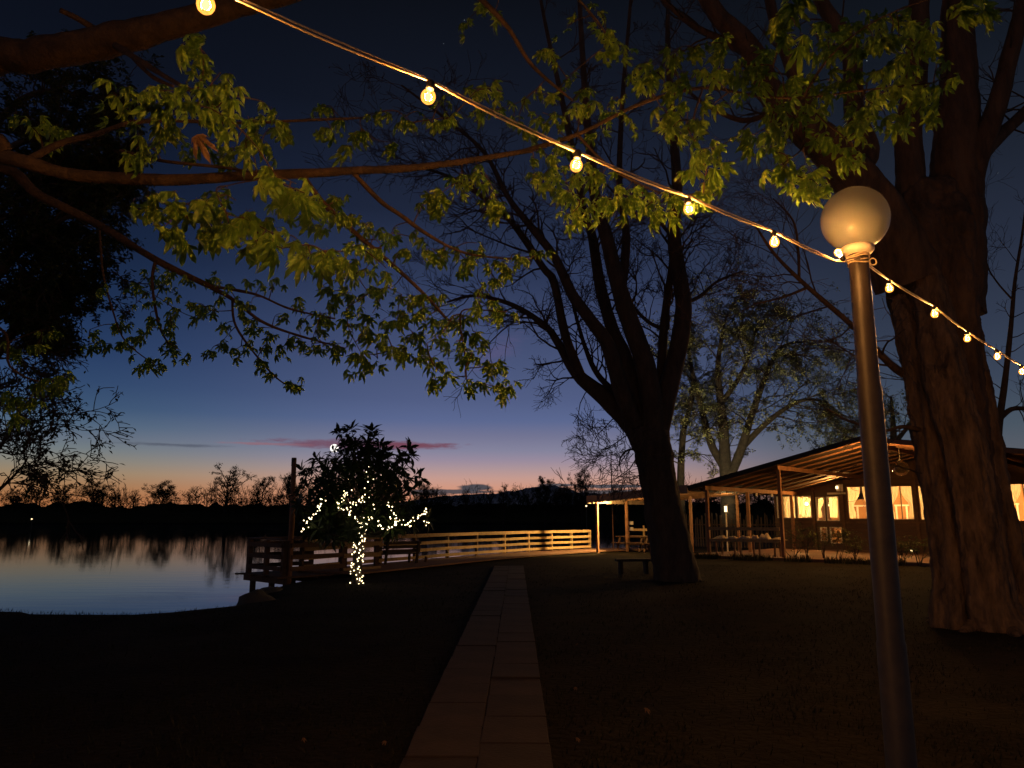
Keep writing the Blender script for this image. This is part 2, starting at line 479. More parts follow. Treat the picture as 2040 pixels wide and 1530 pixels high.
def water_mat():
    m, nt, b = nodes('still_lake_water')
    b.inputs['Base Color'].default_value = (0.012, 0.016, 0.018, 1)
    b.inputs['Roughness'].default_value = 0.03
    b.inputs['IOR'].default_value = 1.26
    co = nt.nodes.new('ShaderNodeTexCoord')
    mp = nt.nodes.new('ShaderNodeMapping'); mp.inputs['Scale'].default_value = (0.35, 1.2, 1)
    nt.links.new(co.outputs['Object'], mp.inputs[0])
    n = nt.nodes.new('ShaderNodeTexNoise'); n.inputs['Scale'].default_value = 1.6; n.inputs['Detail'].default_value = 3
    nt.links.new(mp.outputs[0], n.inputs['Vector'])
    bp = nt.nodes.new('ShaderNodeBump'); bp.inputs['Strength'].default_value = 0.022; bp.inputs['Distance'].default_value = 0.12
    nt.links.new(n.outputs[0], bp.inputs['Height']); nt.links.new(bp.outputs[0], b.inputs['Normal'])
    gl = nt.nodes.new('ShaderNodeBsdfGlossy'); gl.inputs[0].default_value = (0.57, 0.67, 0.83, 1); gl.inputs['Roughness'].default_value = 0.03
    nt.links.new(bp.outputs[0], gl.inputs['Normal'])
    df = nt.nodes.new('ShaderNodeBsdfDiffuse'); df.inputs[0].default_value = (0.010, 0.014, 0.016, 1)
    fr = nt.nodes.new('ShaderNodeFresnel'); fr.inputs[0].default_value = 1.30
    nt.links.new(bp.outputs[0], fr.inputs['Normal'])
    ms = nt.nodes.new('ShaderNodeMixShader')
    nt.links.new(fr.outputs[0], ms.inputs[0]); nt.links.new(df.outputs[0], ms.inputs[1]); nt.links.new(gl.outputs[0], ms.inputs[2])
    nt.links.new(ms.outputs[0], nt.nodes['Material Output'].inputs[0])
    return m
M_water = water_mat()
def ground_mat():
    m, nt, b = nodes('dark_lawn')
    co = nt.nodes.new('ShaderNodeTexCoord')
    n = nt.nodes.new('ShaderNodeTexNoise'); n.inputs['Scale'].default_value = 0.9; n.inputs['Detail'].default_value = 8; n.inputs['Roughness'].default_value = 0.7
    nt.links.new(co.outputs['Object'], n.inputs['Vector'])
    r = nt.nodes.new('ShaderNodeValToRGB')
    r.color_ramp.elements[0].position = 0.35; r.color_ramp.elements[0].color = (0.010, 0.0085, 0.006, 1)
    r.color_ramp.elements[1].position = 0.7; r.color_ramp.elements[1].color = (0.024, 0.020, 0.011, 1)
    nt.links.new(n.outputs[0], r.inputs[0]); nt.links.new(r.outputs[0], b.inputs['Base Color'])
    b.inputs['Roughness'].default_value = 1.0; b.inputs['Specular IOR Level'].default_value = 0.1
    n2 = nt.nodes.new('ShaderNodeTexNoise'); n2.inputs['Scale'].default_value = 14; n2.inputs['Detail'].default_value = 8
    nt.links.new(co.outputs['Object'], n2.inputs['Vector'])
    bp = nt.nodes.new('ShaderNodeBump'); bp.inputs['Strength'].default_value = 0.9; bp.inputs['Distance'].default_value = 0.05
    nt.links.new(n2.outputs[0], bp.inputs['Height']); nt.links.new(bp.outputs[0], b.inputs['Normal'])
    return m
M_ground = ground_mat()
M_grass = leaf_mat('grass_blade', (0.019, 0.021, 0.008), (0.011, 0.013, 0.005), trans=0.25, rough=0.7)
AMBER = (1.0, 0.43, 0.10)
WARM = (1.0, 0.50, 0.165)
def point(name, parent, loc, power, color, radius):
    l = bpy.data.lights.new(name, 'POINT'); l.energy = power; l.color = color; l.shadow_soft_size = radius
    o = bpy.data.objects.new(name, l); col.objects.link(o)
    if parent: o.parent = parent
    o.location = loc
    return o

# ================================================================== SETTING
WATER_Z = -0.45
# lake outline (metres, plan view): near bank at the left, along the railing, far shore
LAKE = [(-60, 17.5), (-26, 16.5), (-14, 15.6), (-10, 15.0), (-8.2, 14.3), (-6.6, 14.1), (-5.7, 15.0), (-5.4, 16.4), (-5.9, 18.2), (-6.3, 20.2),
        (-6.0, 23.4), (-5.0, 26.4), (-3.4, 29.8), (-1.2, 34.2), (1.2, 38.0), (4.0, 42.0), (8, 48), (18, 66), (40, 110), (90, 200), (150, 320),
        (110, 372), (30, 388), (-80, 398), (-230, 394), (-400, 370), (-480, 250), (-360, 80), (-180, 24)]
def lake_sd(x, y):
    """distance to the shoreline, positive over the lake"""
    d2 = 1e18; inside = False
    n = len(LAKE)
    for i in range(n):
        ax, ay = LAKE[i]; bx, by = LAKE[(i + 1) % n]
        ex, ey = bx - ax, by - ay
        t = max(0.0, min(1.0, ((x - ax) * ex + (y - ay) * ey) / (ex * ex + ey * ey)))
        qx, qy = ax + ex * t - x, ay + ey * t - y
        d = qx * qx + qy * qy
        if d < d2: d2 = d
        if (ay > y) != (by > y) and x < ax + (y - ay) / (by - ay) * ex: inside = not inside
    d = math.sqrt(d2)
    return d if inside else -d
def axis(lo, hi, a, b, step, grow):
    xs = [a]
    while xs[-1] < b: xs.append(xs[-1] + step)
    s = step
    while xs[-1] < hi: s *= grow; xs.append(min(xs[-1] + s, hi))
    s = step; L = [a]
    while L[-1] > lo: s *= grow; L.append(max(L[-1] - s, lo))
    return list(reversed(L[1:])) + xs
def ground_z(x, y):
    sd = lake_sd(x, y) + 0.35 * noise.noise(Vector((x * 0.6, y * 0.6, 3.0)))
    t = max(0.0, min(1.0, (sd + 0.5) / 2.2)); t = t * t * (3 - 2 * t)
    far = max(0.0, min(1.0, (y - 120) / 200.0))
    n = 0.035 * noise.noise(Vector((x * 0.35, y * 0.35, 0))) * (1 if abs(x) > 1.2 or y > 28 else 0.25)
    if 32 < y < 60 and x > 4: n *= 0.2
    return n - 0.02 - 1.9 * t + (1.3 * far * max(0.0, min(1.0, -sd / 12.0)))
xs = axis(-3500, 3500, -16, 20, 0.45, 1.18)
ys = axis(-60, 4500, 0.5, 44, 0.45, 1.14)
mb = MB()
for y in ys:
    for x in xs:
        mb.v.append((x, y, ground_z(x, y)))
nx = len(xs)
for j in range(len(ys) - 1):
    for i in range(nx - 1):
        a = j * nx + i
        mb.f.append((a, a + 1, a + nx + 1, a + nx))
tag(mb.build('ground', M_ground, smooth=True), kind='structure')

mb = MB()
mb.poly([(-620, 8, WATER_Z), (-60, 12.0, WATER_Z), (-3.5, 12.0, WATER_Z), (90, 110, WATER_Z), (220, 320, WATER_Z), (130, 420, WATER_Z), (-620, 460, WATER_Z)])
tag(mb.build('water', M_water), kind='structure')

# paved garden path of two rows of slabs
path = tag(empty('path', (0, 0, 0)), kind='structure')
random.seed(4)
slab_meshes = []
for k in range(5):
    m = MB()
    w, l, h, b = 0.495, 0.744, 0.05, 0.006
    j = [random.uniform(-0.004, 0.004) for _ in range(8)]
    lo = [(-w / 2, -l / 2), (w / 2, -l / 2), (w / 2, l / 2), (-w / 2, l / 2)]
    for (x, y) in lo: m.v.append((x, y, -h))
    for i, (x, y) in enumerate(lo): m.v.append((x + j[i], y, -b))
    for i, (x, y) in enumerate(lo): m.v.append((x * (1 - 2 * b / w) + j[i], y * (1 - 2 * b / l), 0))
    for a in (0, 4):
        for i in range(4): m.f.append((a + i, a + (i + 1) % 4, a + 4 + (i + 1) % 4, a + 4 + i))
    m.f.append((8, 9, 10, 11))
    slab_meshes.append(m.mesh('slab', M_slab))
for r_ in range(-3, 35):
    for c_ in (0, 1):
        y = 0.75 * r_ + (0.30 if c_ else 0.0) + 0.55
        if y > 26.4: continue
        x = lerp(-0.73, -0.60, (y - 5.29) / 21.1) + 0.25 + 0.5 * c_
        inst('slab', random.choice(slab_meshes), path,
             Matrix.Translation((x, y, 0.035 + random.uniform(-0.006, 0.006))) @ Matrix.Rotation(R(random.uniform(-0.6, 0.6)), 4, 'Z') @ Matrix.Rotation(R(random.uniform(-0.5, 0.5)), 4, 'X') @ Matrix.Rotation(R(random.uniform(-0.4, 0.4)), 4, 'Y'))

# distant hills
mb = MB()
prof = [(560, 1012), (640, 1008), (720, 1003), (800, 999), (880, 989), (930, 985), (980, 983), (1020, 978), (1060, 971), (1090, 967), (1120, 970), (1150, 979), (1185, 983),
        (1230, 987), (1290, 990), (1360, 997), (1450, 1004), (1560, 1012)]
rp = resample([P(a, b, 3200) for a, b in prof], 6)
random.seed(9)
for i, p in enumerate(rp):
    h = max(4.0, p.z + 7 * noise.noise(Vector((i * 0.31, 2, 0))) + 4 * noise.noise(Vector((i * 0.9, 7, 0))))
    mb.v += [(p.x, 3200 - 260, -2), (p.x, 3200 - 90, h * 0.55), (p.x, 3200, h), (p.x, 3200 + 220, -2)]
for i in range(len(rp) - 1):
    for k in range(3):
        a = i * 4 + k
        mb.f.append((a, a + 4, a + 5, a + 1))
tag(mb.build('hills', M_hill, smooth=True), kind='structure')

# ================================================================== TREE GENERATOR
def rot_about(v, axis_, ang):
    return Quaternion(axis_, ang) @ v
def twig(mb, rnd, p, d, L, r, depth, tips, up=0.10, sides=4, wob=0.28, split=(2, 3), shrink=0.62, rmin=0.003, curl=0.0):
    """a wandering twig with side twigs"""
    n = 4 if depth > 0 else 3
    pts = [Vector(p)]; d = Vector(d).normalized()
    dirs = [d.copy()]
    for i in range(n):
        d = (d + Vector((rnd.uniform(-wob, wob), rnd.uniform(-wob, wob), rnd.uniform(-wob, wob) + up + curl * i))).normalized()
        pts.append(pts[-1] + d * (L / n)); dirs.append(d.copy())
    mb.tube(pts, rlist([r, max(r * 0.45, rmin * 0.7)], n + 1), sides=sides if r > 0.012 else 3, cap=False)
    if depth <= 0:
        tips.append((pts[-1], d.copy(), pts[-2])); return
    k = rnd.randint(*split)
    for i in range(k):
        t = rnd.uniform(0.3, 1.0) * n
        j = min(int(t), n - 1)
        q = pts[j].lerp(pts[j + 1], t - j)
        ax = dirs[j].orthogonal().normalized()
        ax = rot_about(ax, dirs[j], rnd.uniform(0, 2 * math.pi))
        nd = rot_about(dirs[j], ax, R(rnd.uniform(22, 58)))
        twig(mb, rnd, q, nd, L * shrink * rnd.uniform(0.75, 1.15), max(r * 0.55, rmin), depth - 1, tips, up, sides, wob, split, shrink, rmin, curl)
    tips.append((pts[-1], d.copy(), pts[-2]))
def leaf_card(mb, rnd, p, size, droop=0.3):
    """one small pointed folded leaf"""
    a = rnd.uniform(0, 2 * math.pi)
    d = Vector((math.cos(a), math.sin(a), rnd.uniform(-0.9, 0.5) - droop)).normalized()
    s = d.cross(Vector((rnd.uniform(-.4, .4), rnd.uniform(-.4, .4), 1))).normalized()
    n = len(mb.v)
    up = s.cross(d) * (size * 0.12)
    mb.v += [tuple(p), tuple(p + d * size * 0.5 + s * size * 0.26 + up), tuple(p + d * size), tuple(p + d * size * 0.5 - s * size * 0.26 + up)]
    mb.f += [(n, n + 1, n + 2), (n, n + 2, n + 3)]

# ================================================================== FAR SHORE
random.seed(21)
# continuous dark scrub along the far bank: reads as one mass
mb = MB()
rnd = random.Random(5)
def scrub_path(t):
    pts = [(-440, 384), (-300, 396), (-170, 403), (-80, 405), (0, 398), (50, 390), (95, 378), (125, 360), (140, 330), (120, 270), (100, 226)]
    u = t * (len(pts) - 1); k = min(int(u), len(pts) - 2)
    return Vector((lerp(pts[k][0], pts[k + 1][0], u - k), lerp(pts[k][1], pts[k + 1][1], u - k), 0))
NS = 620
for row, (off, hb) in enumerate(((-8, 6.0), (0.0, 9.6), (9.0, 11.6))):
    base = len(mb.v)
    for i in range(NS + 1):
        p = scrub_path(i / NS); 
        h = hb * (0.82 + 0.30 * noise.noise(Vector((i * 0.09, row * 9, 1))) + 0.22 * noise.noise(Vector((i * 0.31, row * 5, 2))))
        y = p.y + off
        g = -0.8
        w = 4.0 + 1.0 * noise.noise(Vector((i * 0.2, row, 4)))
        mb.v += [(p.x, y - w, g), (p.x + 0.3 * noise.noise(Vector((i * .7, 1, row))), y - w * 0.7, h * 0.6), (p.x, y, h), (p.x, y + w, h * 0.5), (p.x, y + w, g)]
    for i in range(NS):
        for k in range(4):
            a = base + i * 5 + k
            mb.f.append((a, a + 5, a + 6, a + 1))
for i in range(32000):
    t = rnd.random(); p = scrub_path(t)
    h = 11.8 * (0.82 + 0.55 * noise.noise(Vector((t * NS * 0.09, 9, 1))) + 0.45 * noise.noise(Vector((t * NS * 0.27, 5, 2)))) * rnd.uniform(0.75, 1.35)
    leaf_card(mb, rnd, Vector((p.x, p.y + rnd.uniform(-8, 12), h)), rnd.uniform(0.6, 1.5), -0.1)
tp_ = []
for i in range(760):        # bare twiggy shoots standing above the scrub
    t = rnd.random(); p = scrub_path(t); y = p.y + rnd.uniform(-6, 14)
    h = rnd.uniform(11.5, 18.0) * (0.9 + 0.35 * noise.noise(Vector((t * 60, 1, 1))))
    twig(mb, rnd, (p.x, y, 3.0), Vector((rnd.uniform(-.2, .2), 0, 1)), h - 3.0, 0.16, 2, tp_, up=0.12, sides=3, wob=0.16, split=(4, 6), shrink=0.42, rmin=0.075)
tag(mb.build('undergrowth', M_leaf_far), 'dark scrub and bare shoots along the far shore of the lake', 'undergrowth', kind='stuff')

def far_tree(seed, H, spread, lean, leafy, dens=5):
    rnd = random.Random(seed)
    br = MB(); lf = MB(); tips = []
    pts = [Vector((0, 0, -1))]
    for i in range(5):
        z = (i + 1) / 5 * H * 0.8
        pts.append(Vector((lean * z + rnd.uniform(-.2, .2), rnd.uniform(-.2, .2), z)))
    pts = resample(pts, 3)
    rr = rlist([H * 0.035, H * 0.022, H * 0.006], len(pts))
    br.tube(pts, rr, sides=6)
    tk = br; br = MB()
    n = 22
    for i in range(n):
        t = lerp(0.2, 0.98, i / (n - 1))
        p = pts[int(t * (len(pts) - 1))]
        a = i * 2.4 + rnd.uniform(-.4, .4)
        L = spread * H * (0.55 - 0.35 * abs(t - 0.55)) * rnd.uniform(0.75, 1.15)
        d = Vector((math.cos(a) + lean, math.sin(a), 0.75 + t * 0.6))
        twig(br, rnd, p, d, L, H * 0.012, 3, tips, up=0.06, sides=3, split=(2, 3), rmin=0.02, shrink=0.6)
    for (p, d, q) in tips:
        for k in range(leafy):
            leaf_card(lf, rnd, p.lerp(q, rnd.random()) + Vector((rnd.uniform(-.25, .25), rnd.uniform(-.25, .25), rnd.uniform(-.2, .2))), rnd.uniform(0.16, 0.36) * H / 9)
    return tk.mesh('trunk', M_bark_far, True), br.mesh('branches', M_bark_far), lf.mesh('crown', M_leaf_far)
variants = {
    'round': far_tree(1, 9.2, 0.70, 0.03, 7), 'lean': far_tree(2, 7.6, 0.60, 0.22, 7), 'full': far_tree(3, 8.0, 0.55, -0.03, 12),
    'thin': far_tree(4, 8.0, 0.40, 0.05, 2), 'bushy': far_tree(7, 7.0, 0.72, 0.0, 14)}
def place_far(kind, px, Y, top_py, label, sx=1.0, name='far_tree'):
    H0 = {'round': 9.2, 'lean': 7.6, 'full': 8.0, 'thin': 8.0, 'bushy': 7.0}[kind] * 0.98
    Y *= 2.9
    p = P(px, top_py, Y)
    base = 0.6
    s = (p.z - base) / H0
    e = empty(name, (p.x, Y, base), random.uniform(0, 6) if kind not in ('lean', 'round') else 0.0)
    e.scale = (s * sx, s * sx, s)
    tag(e, label, 'tree', 'trees on the far shore')
    for nm, me in zip(('trunk', 'branches', 'crown'), variants[kind]):
        inst(nm, me, e)
FT = [('round', 453, 136, 942, 'big round-crowned tree silhouetted on the far shore', 1.05), ('lean', 513, 138, 957, 'tree leaning over to the right just beside the round far-shore tree', 1.0),
      ('full', 580, 136, 948, 'far-shore tree standing behind the tall wooden pole', 0.9), ('thin', 395, 140, 968, 'slim tree just left of the round far-shore tree', 1.0),
      ('bushy', 325, 140, 968, 'low bushy far-shore tree, second one left of the round tree', 1.1), ('thin', 380, 142, 972, 'thin bare tree between two low far-shore bushes', 0.7),
      ('bushy', 190, 141, 968, 'broad bare-topped tree midway along the left far shore', 1.2), ('thin', 232, 143, 972, 'spindly tree right of the broad left-shore tree', 1.0),
      ('lean', 118, 140, 971, 'small leaning tree near the left end of the far shore', 1.0), ('thin', 82, 142, 976, 'thin pale-topped tree at the left end of the far shore', 1.0),
      ('bushy', 1158, 118, 946, 'dense dark tree on the shore left of the canopy roof', 0.62), ('full', 1085, 124, 956, 'bushy pointed tree in front of the distant hills', 0.85),
      ('thin', 1003, 130, 964, 'feathery bare tree right of the dark low cloud', 0.9), ('thin', 975, 132, 972, 'thin bare tree below the dark low cloud', 0.8),
      ('bushy', 1120, 124, 975, 'low round tree between the bushy tree and the dense dark tree', 0.8), ('thin', 930, 134, 975, 'spindly tree far behind the middle of the railing', 0.9),
      ('thin', 880, 136, 977, 'thin tree on the shore just right of the lit tree', 0.9), ('bushy', 850, 134, 972, 'bushy far tree behind the right edge of the lit tree', 0.8),
      ('bushy', 30, 140, 982, 'low bush-like tree at the far left edge of the shore', 1.0), ('thin', 268, 141, 975, 'bare tree with upright twigs left of the low bushy tree', 0.9)]
for k in FT: place_far(*k)

# moon low behind the lit tree, and a scatter of stars
mp_ = P(666, 893, 4000)
m = MB()
NSEG, NR = 20, 16
for j in range(NR + 1):
    th = math.pi * j / NR
    for i in range(NSEG):
        ph = 2 * math.pi * i / NSEG
        m.v.append((22 * math.sin(th) * math.cos(ph), 22 * math.sin(th) * math.sin(ph), 22 * math.cos(th)))
for j in range(NR):
    for i in range(NSEG):
        a = j * NSEG + i; b = j * NSEG + (i + 1) % NSEG
        m.f.append((a, b, b + NSEG, a + NSEG))
tag(m.build('moon', M_moon, smooth=True, loc=mp_), 'small bright moon low in the sky behind the lit tree', 'moon')
m = MB()
for (px, py, s) in ((925, 40, 2.6), (884, 87, 1.5), (1727, 121, 3.0), (1852, 108, 1.6), (1846, 262, 2.6), (1369, 221, 2.2), (842, 284, 1.6), (1555, 252, 1.4), (1285, 610, 1.6), (355, 590, 1.4), (1988, 345, 1.4), (368, 27, 1.6)):
    c = P(px, py, 4000); r_ = s * 0.8
    n = len(m.v)
    m.v += [tuple(c + Vector(q) * r_) for q in ((1, 0, 0), (-1, 0, 0), (0, 1, 0), (0, -1, 0), (0, 0, 1), (0, 0, -1))]
    m.f += [tuple(n + i for i in q) for q in ((0, 2, 4), (2, 1, 4), (1, 3, 4), (3, 0, 4), (2, 0, 5), (1, 2, 5), (3, 1, 5), (0, 3, 5))]
tag(m.build('stars', M_star), 'scattered faint stars in the dark upper sky', 'stars', kind='stuff')

# ================================================================== RESTAURANT WITH VERANDA
BTH = R(43)
BO = Vector((8.5, 33.2, 0))
ES = Vector((math.cos(BTH), -math.sin(BTH), 0))      # along the front, to the right
ED = Vector((math.sin(BTH), math.cos(BTH), 0))       # into the depth
def s_at(px, t):
    r_ = (px - 1020) / FOCAL / 1.0155
    return (r_ * (BO.y + ED.y * t) - (BO.x + ED.x * t)) / (ES.x - r_ * ES.y)
def z_at(px, py, t):
    s = s_at(px, t)
    return P(px, py, BO.y + ES.y * s + ED.y * t).z
EAVE_S, APEX_S, END_S = -0.9, 6.74, 15.0
def roof_z(s):
    return 4.6 - 0.2226 * (APEX_S - s) if s < APEX_S else 4.6 - 0.155 * (s - APEX_S)
WT = 9.5                                              # wall plane
house = empty('restaurant_building', BO, -BTH)
tag(house, 'low brown wooden restaurant with lit curtained windows and open veranda roof', 'building')
# roof
for (a, b, nm) in ((EAVE_S - 0.2, APEX_S, 'roof'), (APEX_S, END_S, 'roof')):
    m = MB()
    z0, z1 = roof_z(a), roof_z(b)
    for t in (-0.45, 18.0):
        m.v += [(a, t, z0), (b, t, z1), (b, t, z1 + 0.05), (a, t, z0 + 0.05)]
    m.f += [(0, 1, 2, 3), (7, 6, 5, 4), (0, 4, 5, 1), (1, 5, 6, 2), (2, 6, 7, 3), (3, 7, 4, 0)]
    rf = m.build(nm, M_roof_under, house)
    m = MB(); m.beam((a - 0.03, -0.49, z0 - 0.02), (b, -0.49, z1 - 0.02), 0.05, 0.16)
    m.build('barge_board', M_roof_top if a < 0 else M_wood_roof, rf)
    m = MB()
    for t in (-0.5, 18.05):
        m.v += [(a - .05, t, z0 + 0.055), (b, t, z1 + 0.055), (b, t, z1 + 0.09), (a - .05, t, z0 + 0.09)]
    m.f += [(0, 1, 2, 3), (7, 6, 5, 4), (0, 4, 5, 1), (1, 5, 6, 2), (2, 6, 7, 3), (3, 7, 4, 0)]
    m.build('covering', M_roof_top, rf)
# rafters
k = 0
t = 0.0
while t < WT - 0.2:
    for (a, b) in ((EAVE_S, APEX_S - 0.08), (APEX_S + 0.08, END_S - 0.3)):
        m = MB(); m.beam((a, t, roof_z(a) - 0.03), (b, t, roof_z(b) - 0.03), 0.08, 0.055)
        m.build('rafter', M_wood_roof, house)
    t += 1.18
# beams carrying the rafters
for s, t0, t1 in ((0.0, -0.2, WT), (3.29, -0.2, WT), (APEX_S, -0.2, WT), (10.2, -0.2, WT), (13.8, -0.2, WT)):
    m = MB(); m.beam((s, t0, roof_z(s) - 0.145), (s, t1, roof_z(s) - 0.145), 0.12, 0.17)
    m.build('beam', M_wood_roof, house)
for s, t in ((0, 0), (0, 3.9), (0, 8.9), (3.29, 0), (10.2, 0), (13.8, 0), (10.2, 4.6)):
    m = MB(); m.box((s, t, (roof_z(s) - 0.235) / 2), (0.13, 0.13, roof_z(s) - 0.235))
    m.build('post', M_wood_roof, house)
# small lamp sockets under the s=0 beam
for t in (1.2, 2.6, 4.9, 6.6):
    m = MB(); m.lathe([(0.0, -0.1), (0.05, -0.08), (0.06, 0.0), (0.04, 0.05), (0, 0.05)], 8, (0.0, t, roof_z(0) - 0.29))
    m.build('unlit_fitting', M_white_trim, house)
# terrace
m = MB(); m.box((5.4, 4.55, 0.02), (13.2, 10.0, 0.16)); m.build('terrace', M_terrace, house)
# wall with openings: (px0, px1, py_top, py_bottom)
WIN = [(1549, 1556, 989, 1032), (1560, 1586, 988, 1032), (1589, 1618, 988, 1032), (1689, 1731, 968, 1035), (1767, 1823, 967, 1036), (1832, 1888, 966, 1037), (1905, 1965, 965, 1038), (2008, 2075, 962, 1040)]
DOORP = [(1627, 1645, 990, 1038), (1648, 1673, 989, 1038)]
LOWP = [(1632, 1646, 1050, 1078), (1651, 1675, 1050, 1083)]
opens = []
for (a, b, c, d) in WIN + DOORP + LOWP:
    s0, s1 = s_at(a, WT), s_at(b, WT)
    opens.append((s0, s1, z_at((a + b) / 2, d, WT), z_at((a + b) / 2, c, WT)))
WS0, WS1 = s_at(1544, WT), 14.6
# vertical strips
cuts = sorted(set([WS0, WS1] + [o[0] for o in opens] + [o[1] for o in opens]))
wall = MB()
for a, b in zip(cuts[:-1], cuts[1:]):
    if b - a < 0.004: continue
    holes = sorted([(o[2], o[3]) for o in opens if o[0] < (a + b) / 2 < o[1]])
    zc = 0.0
    top_a, top_b = roof_z(a) - 0.01, roof_z(b) - 0.01
    for (h0, h1) in holes:
        wall.box(((a + b) / 2, WT + 0.07, (zc + h0) / 2), (b - a, 0.14, h0 - zc)); zc = h1
    n = len(wall.v)
    for t in (WT, WT + 0.14):
        wall.v += [(a, t, zc), (b, t, zc), (b, t, top_b), (a, t, top_a)]
    wall.f += [(n + 3, n + 2, n + 1, n), (n + 4, n + 5, n + 6, n + 7), (n, n + 1, n + 5, n + 4), (n + 3, n + 7, n + 6, n + 2), (n, n + 4, n + 7, n + 3), (n + 1, n + 2, n + 6, n + 5)]
wl = wall.build('wall', M_wall, house)
# cladding boards and a sill rail on the outside
zb = 0.14
while zb < 1.30:
    m = MB(); m.box(((s_at(1680, WT) + WS1) / 2, WT - 0.012, zb), (WS1 - s_at(1680, WT), 0.02, 0.135)); m.build('board', M_wall, wl)
    zb += 0.15
m = MB(); m.box(((WS0 + WS1) / 2, WT - 0.03, 1.46), (WS1 - WS0, 0.06, 0.09)); m.build('sill_rail', M_wood_dark, wl)
# rest of the room: side and back walls, floor, ceiling
m = MB()
m.box((WS0 + 0.07, WT + 3.9, 1.35), (0.14, 7.5, 2.7))
m.box((WS1 - 0.07, WT + 3.9, 1.6), (0.14, 7.5, 3.2))
m.build('side_walls', M_wall, house)
m = MB(); m.box(((WS0 + WS1) / 2, WT + 7.7, 1.4), (WS1 - WS0, 0.1, 2.76)); m.box(((2.4 + WS1) / 2, WT + 7.7, 3.08), (WS1 - 2.4, 0.1, 0.6)); m.build('back_wall', M_room, house)
m = MB(); m.box(((WS0 + WS1) / 2, WT + 3.9, 0.25), (WS1 - WS0 - 0.3, 7.4, 0.1)); m.build('room_floor', M_room, house)
m = MB(); m.box(((2.2 + WS1) / 2, WT + 3.9, 3.36), (WS1 - 2.5, 7.4, 0.06)); m.build('room_ceiling', M_room, house)
# windows
def curtain_mesh(w, h, tie, side, rnd):
    """gathered panel hung from the top, swept to one side at the tie height"""
    m = MB(); nu, nv = 16, 10
    for j in range(nv + 1):
        v = j / nv
        if tie:
            k = 1.0 - 0.62 * math.exp(-((v - 0.62) / 0.26) ** 2)
            if v > 0.62: k = min(k, 0.52)
        else: k = 1.0 - 0.06 * v
        for i in range(nu + 1):
            u = i / nu
            x = (u * w * k) if side < 0 else (w - u * w * k)
            y = 0.035 * math.sin(u * 22 + rnd * 3 + v) + 0.012 * math.sin(u * 51 + 2 * v)
            m.v.append((x, y, -v * h))
    for j in range(nv):
        for i in range(nu):
            a = j * (nu + 1) + i
            m.f.append((a, a + 1, a + nu + 2, a + nu + 1))
    return m
rnd = random.Random(8)
for idx, (s0, s1, z0, z1) in enumerate(opens):
    low = idx >= len(WIN) + len(DOORP)
    w = s1 - s0; h = z1 - z0
    win = empty('window' if idx < len(WIN) else 'door_pane', ((s0 + s1) / 2, WT, (z0 + z1) / 2)); win.parent = house
    fm = MB(); fw = 0.05
    for sx_ in (-1, 1): fm.box((sx_ * (w / 2 - fw / 2), 0.04, 0), (fw, 0.09, h - 0.004))
    for sz_ in (-1, 1): fm.box((0, 0.045, sz_ * (h / 2 - fw / 2)), (w - 2 * fw, 0.08, fw))
    if w > 1.2: fm.box((0.05 * w, 0.045, 0), (0.035, 0.06, h - 2 * fw))
    fm.build('frame', M_wood_dark if idx >= 3 and idx < len(WIN) else M_white_trim, win)
    pm = MB(); pm.box((0, 0.05, 0), (w - 2 * fw, 0.006, h - 2 * fw)); pm.build('pane', M_pane, win)
    if idx < len(WIN):
        if w > 0.9:
            big = idx >= 3
            wl_ = w * (0.46 if big else 0.50)
            if idx == 3: wl_ = w * 0.62
            c1 = curtain_mesh(wl_, h * 1.0, big, -1, rnd.random()); c1.build('curtain', M_curtain, win, True, (-w / 2 + 0.02, 0.17, h / 2))
            wr_ = w * 0.46 if big else w * 0.50
            if idx == 3: wr_ = w * 0.25
            c2 = curtain_mesh(wr_, h * 1.0, big, 1, rnd.random()); c2.build('curtain', M_curtain, win, True, (w / 2 - 0.02 - wr_, 0.17, h / 2))
        else:
            c1 = curtain_mesh(w, h, False, -1, rnd.random()); c1.build('curtain', M_curtain, win, True, (-w / 2, 0.17, h / 2))
    elif not low:
        c1 = curtain_mesh(w * 0.7, h * 0.86, idx % 2 == 0, -1, rnd.random()); c1.build('curtain', M_curtain, win, True, (-w / 2 + w * 0.12, 0.17, h / 2))
    else:
        # added round bars standing in for reddish reflections in the low panes
        m = MB()
        for q in range(16):
            x = rnd.uniform(-w / 2 + .05, w / 2 - .05); z = rnd.uniform(-h / 2 + .04, h / 2 - .05)
            m.tube([(x, 0.22, z), (x + rnd.uniform(-.05, .05), 0.7, z)], rnd.uniform(0.05, 0.09), 6)
        m.build('reflection_bars', M_room, win)
# pilasters between the windows
for px in (1622, 1681, 1742, 1828, 1897, 1985):
    s = s_at(px, WT)
    m = MB(); m.box((s, WT - 0.035, roof_z(s) / 2), (0.13, 0.07, roof_z(s) - 0.12)); m.build('pilaster', M_wood_dark, wl)
# white frames of the windows in the room's back wall
for s in (0.5, 3.2, 5.6, 8.0, 10.4, 12.6):
    m = MB()
    for k in (-0.55, 0, 0.55): m.box((s + k, WT + 7.62, 1.75), (0.09, 0.05, 1.3))
    for k in (1.1, 2.4): m.box((s, WT + 7.625, k), (1.3, 0.05, 0.09))
    m.build('inner_window_frame', M_white_trim, house)
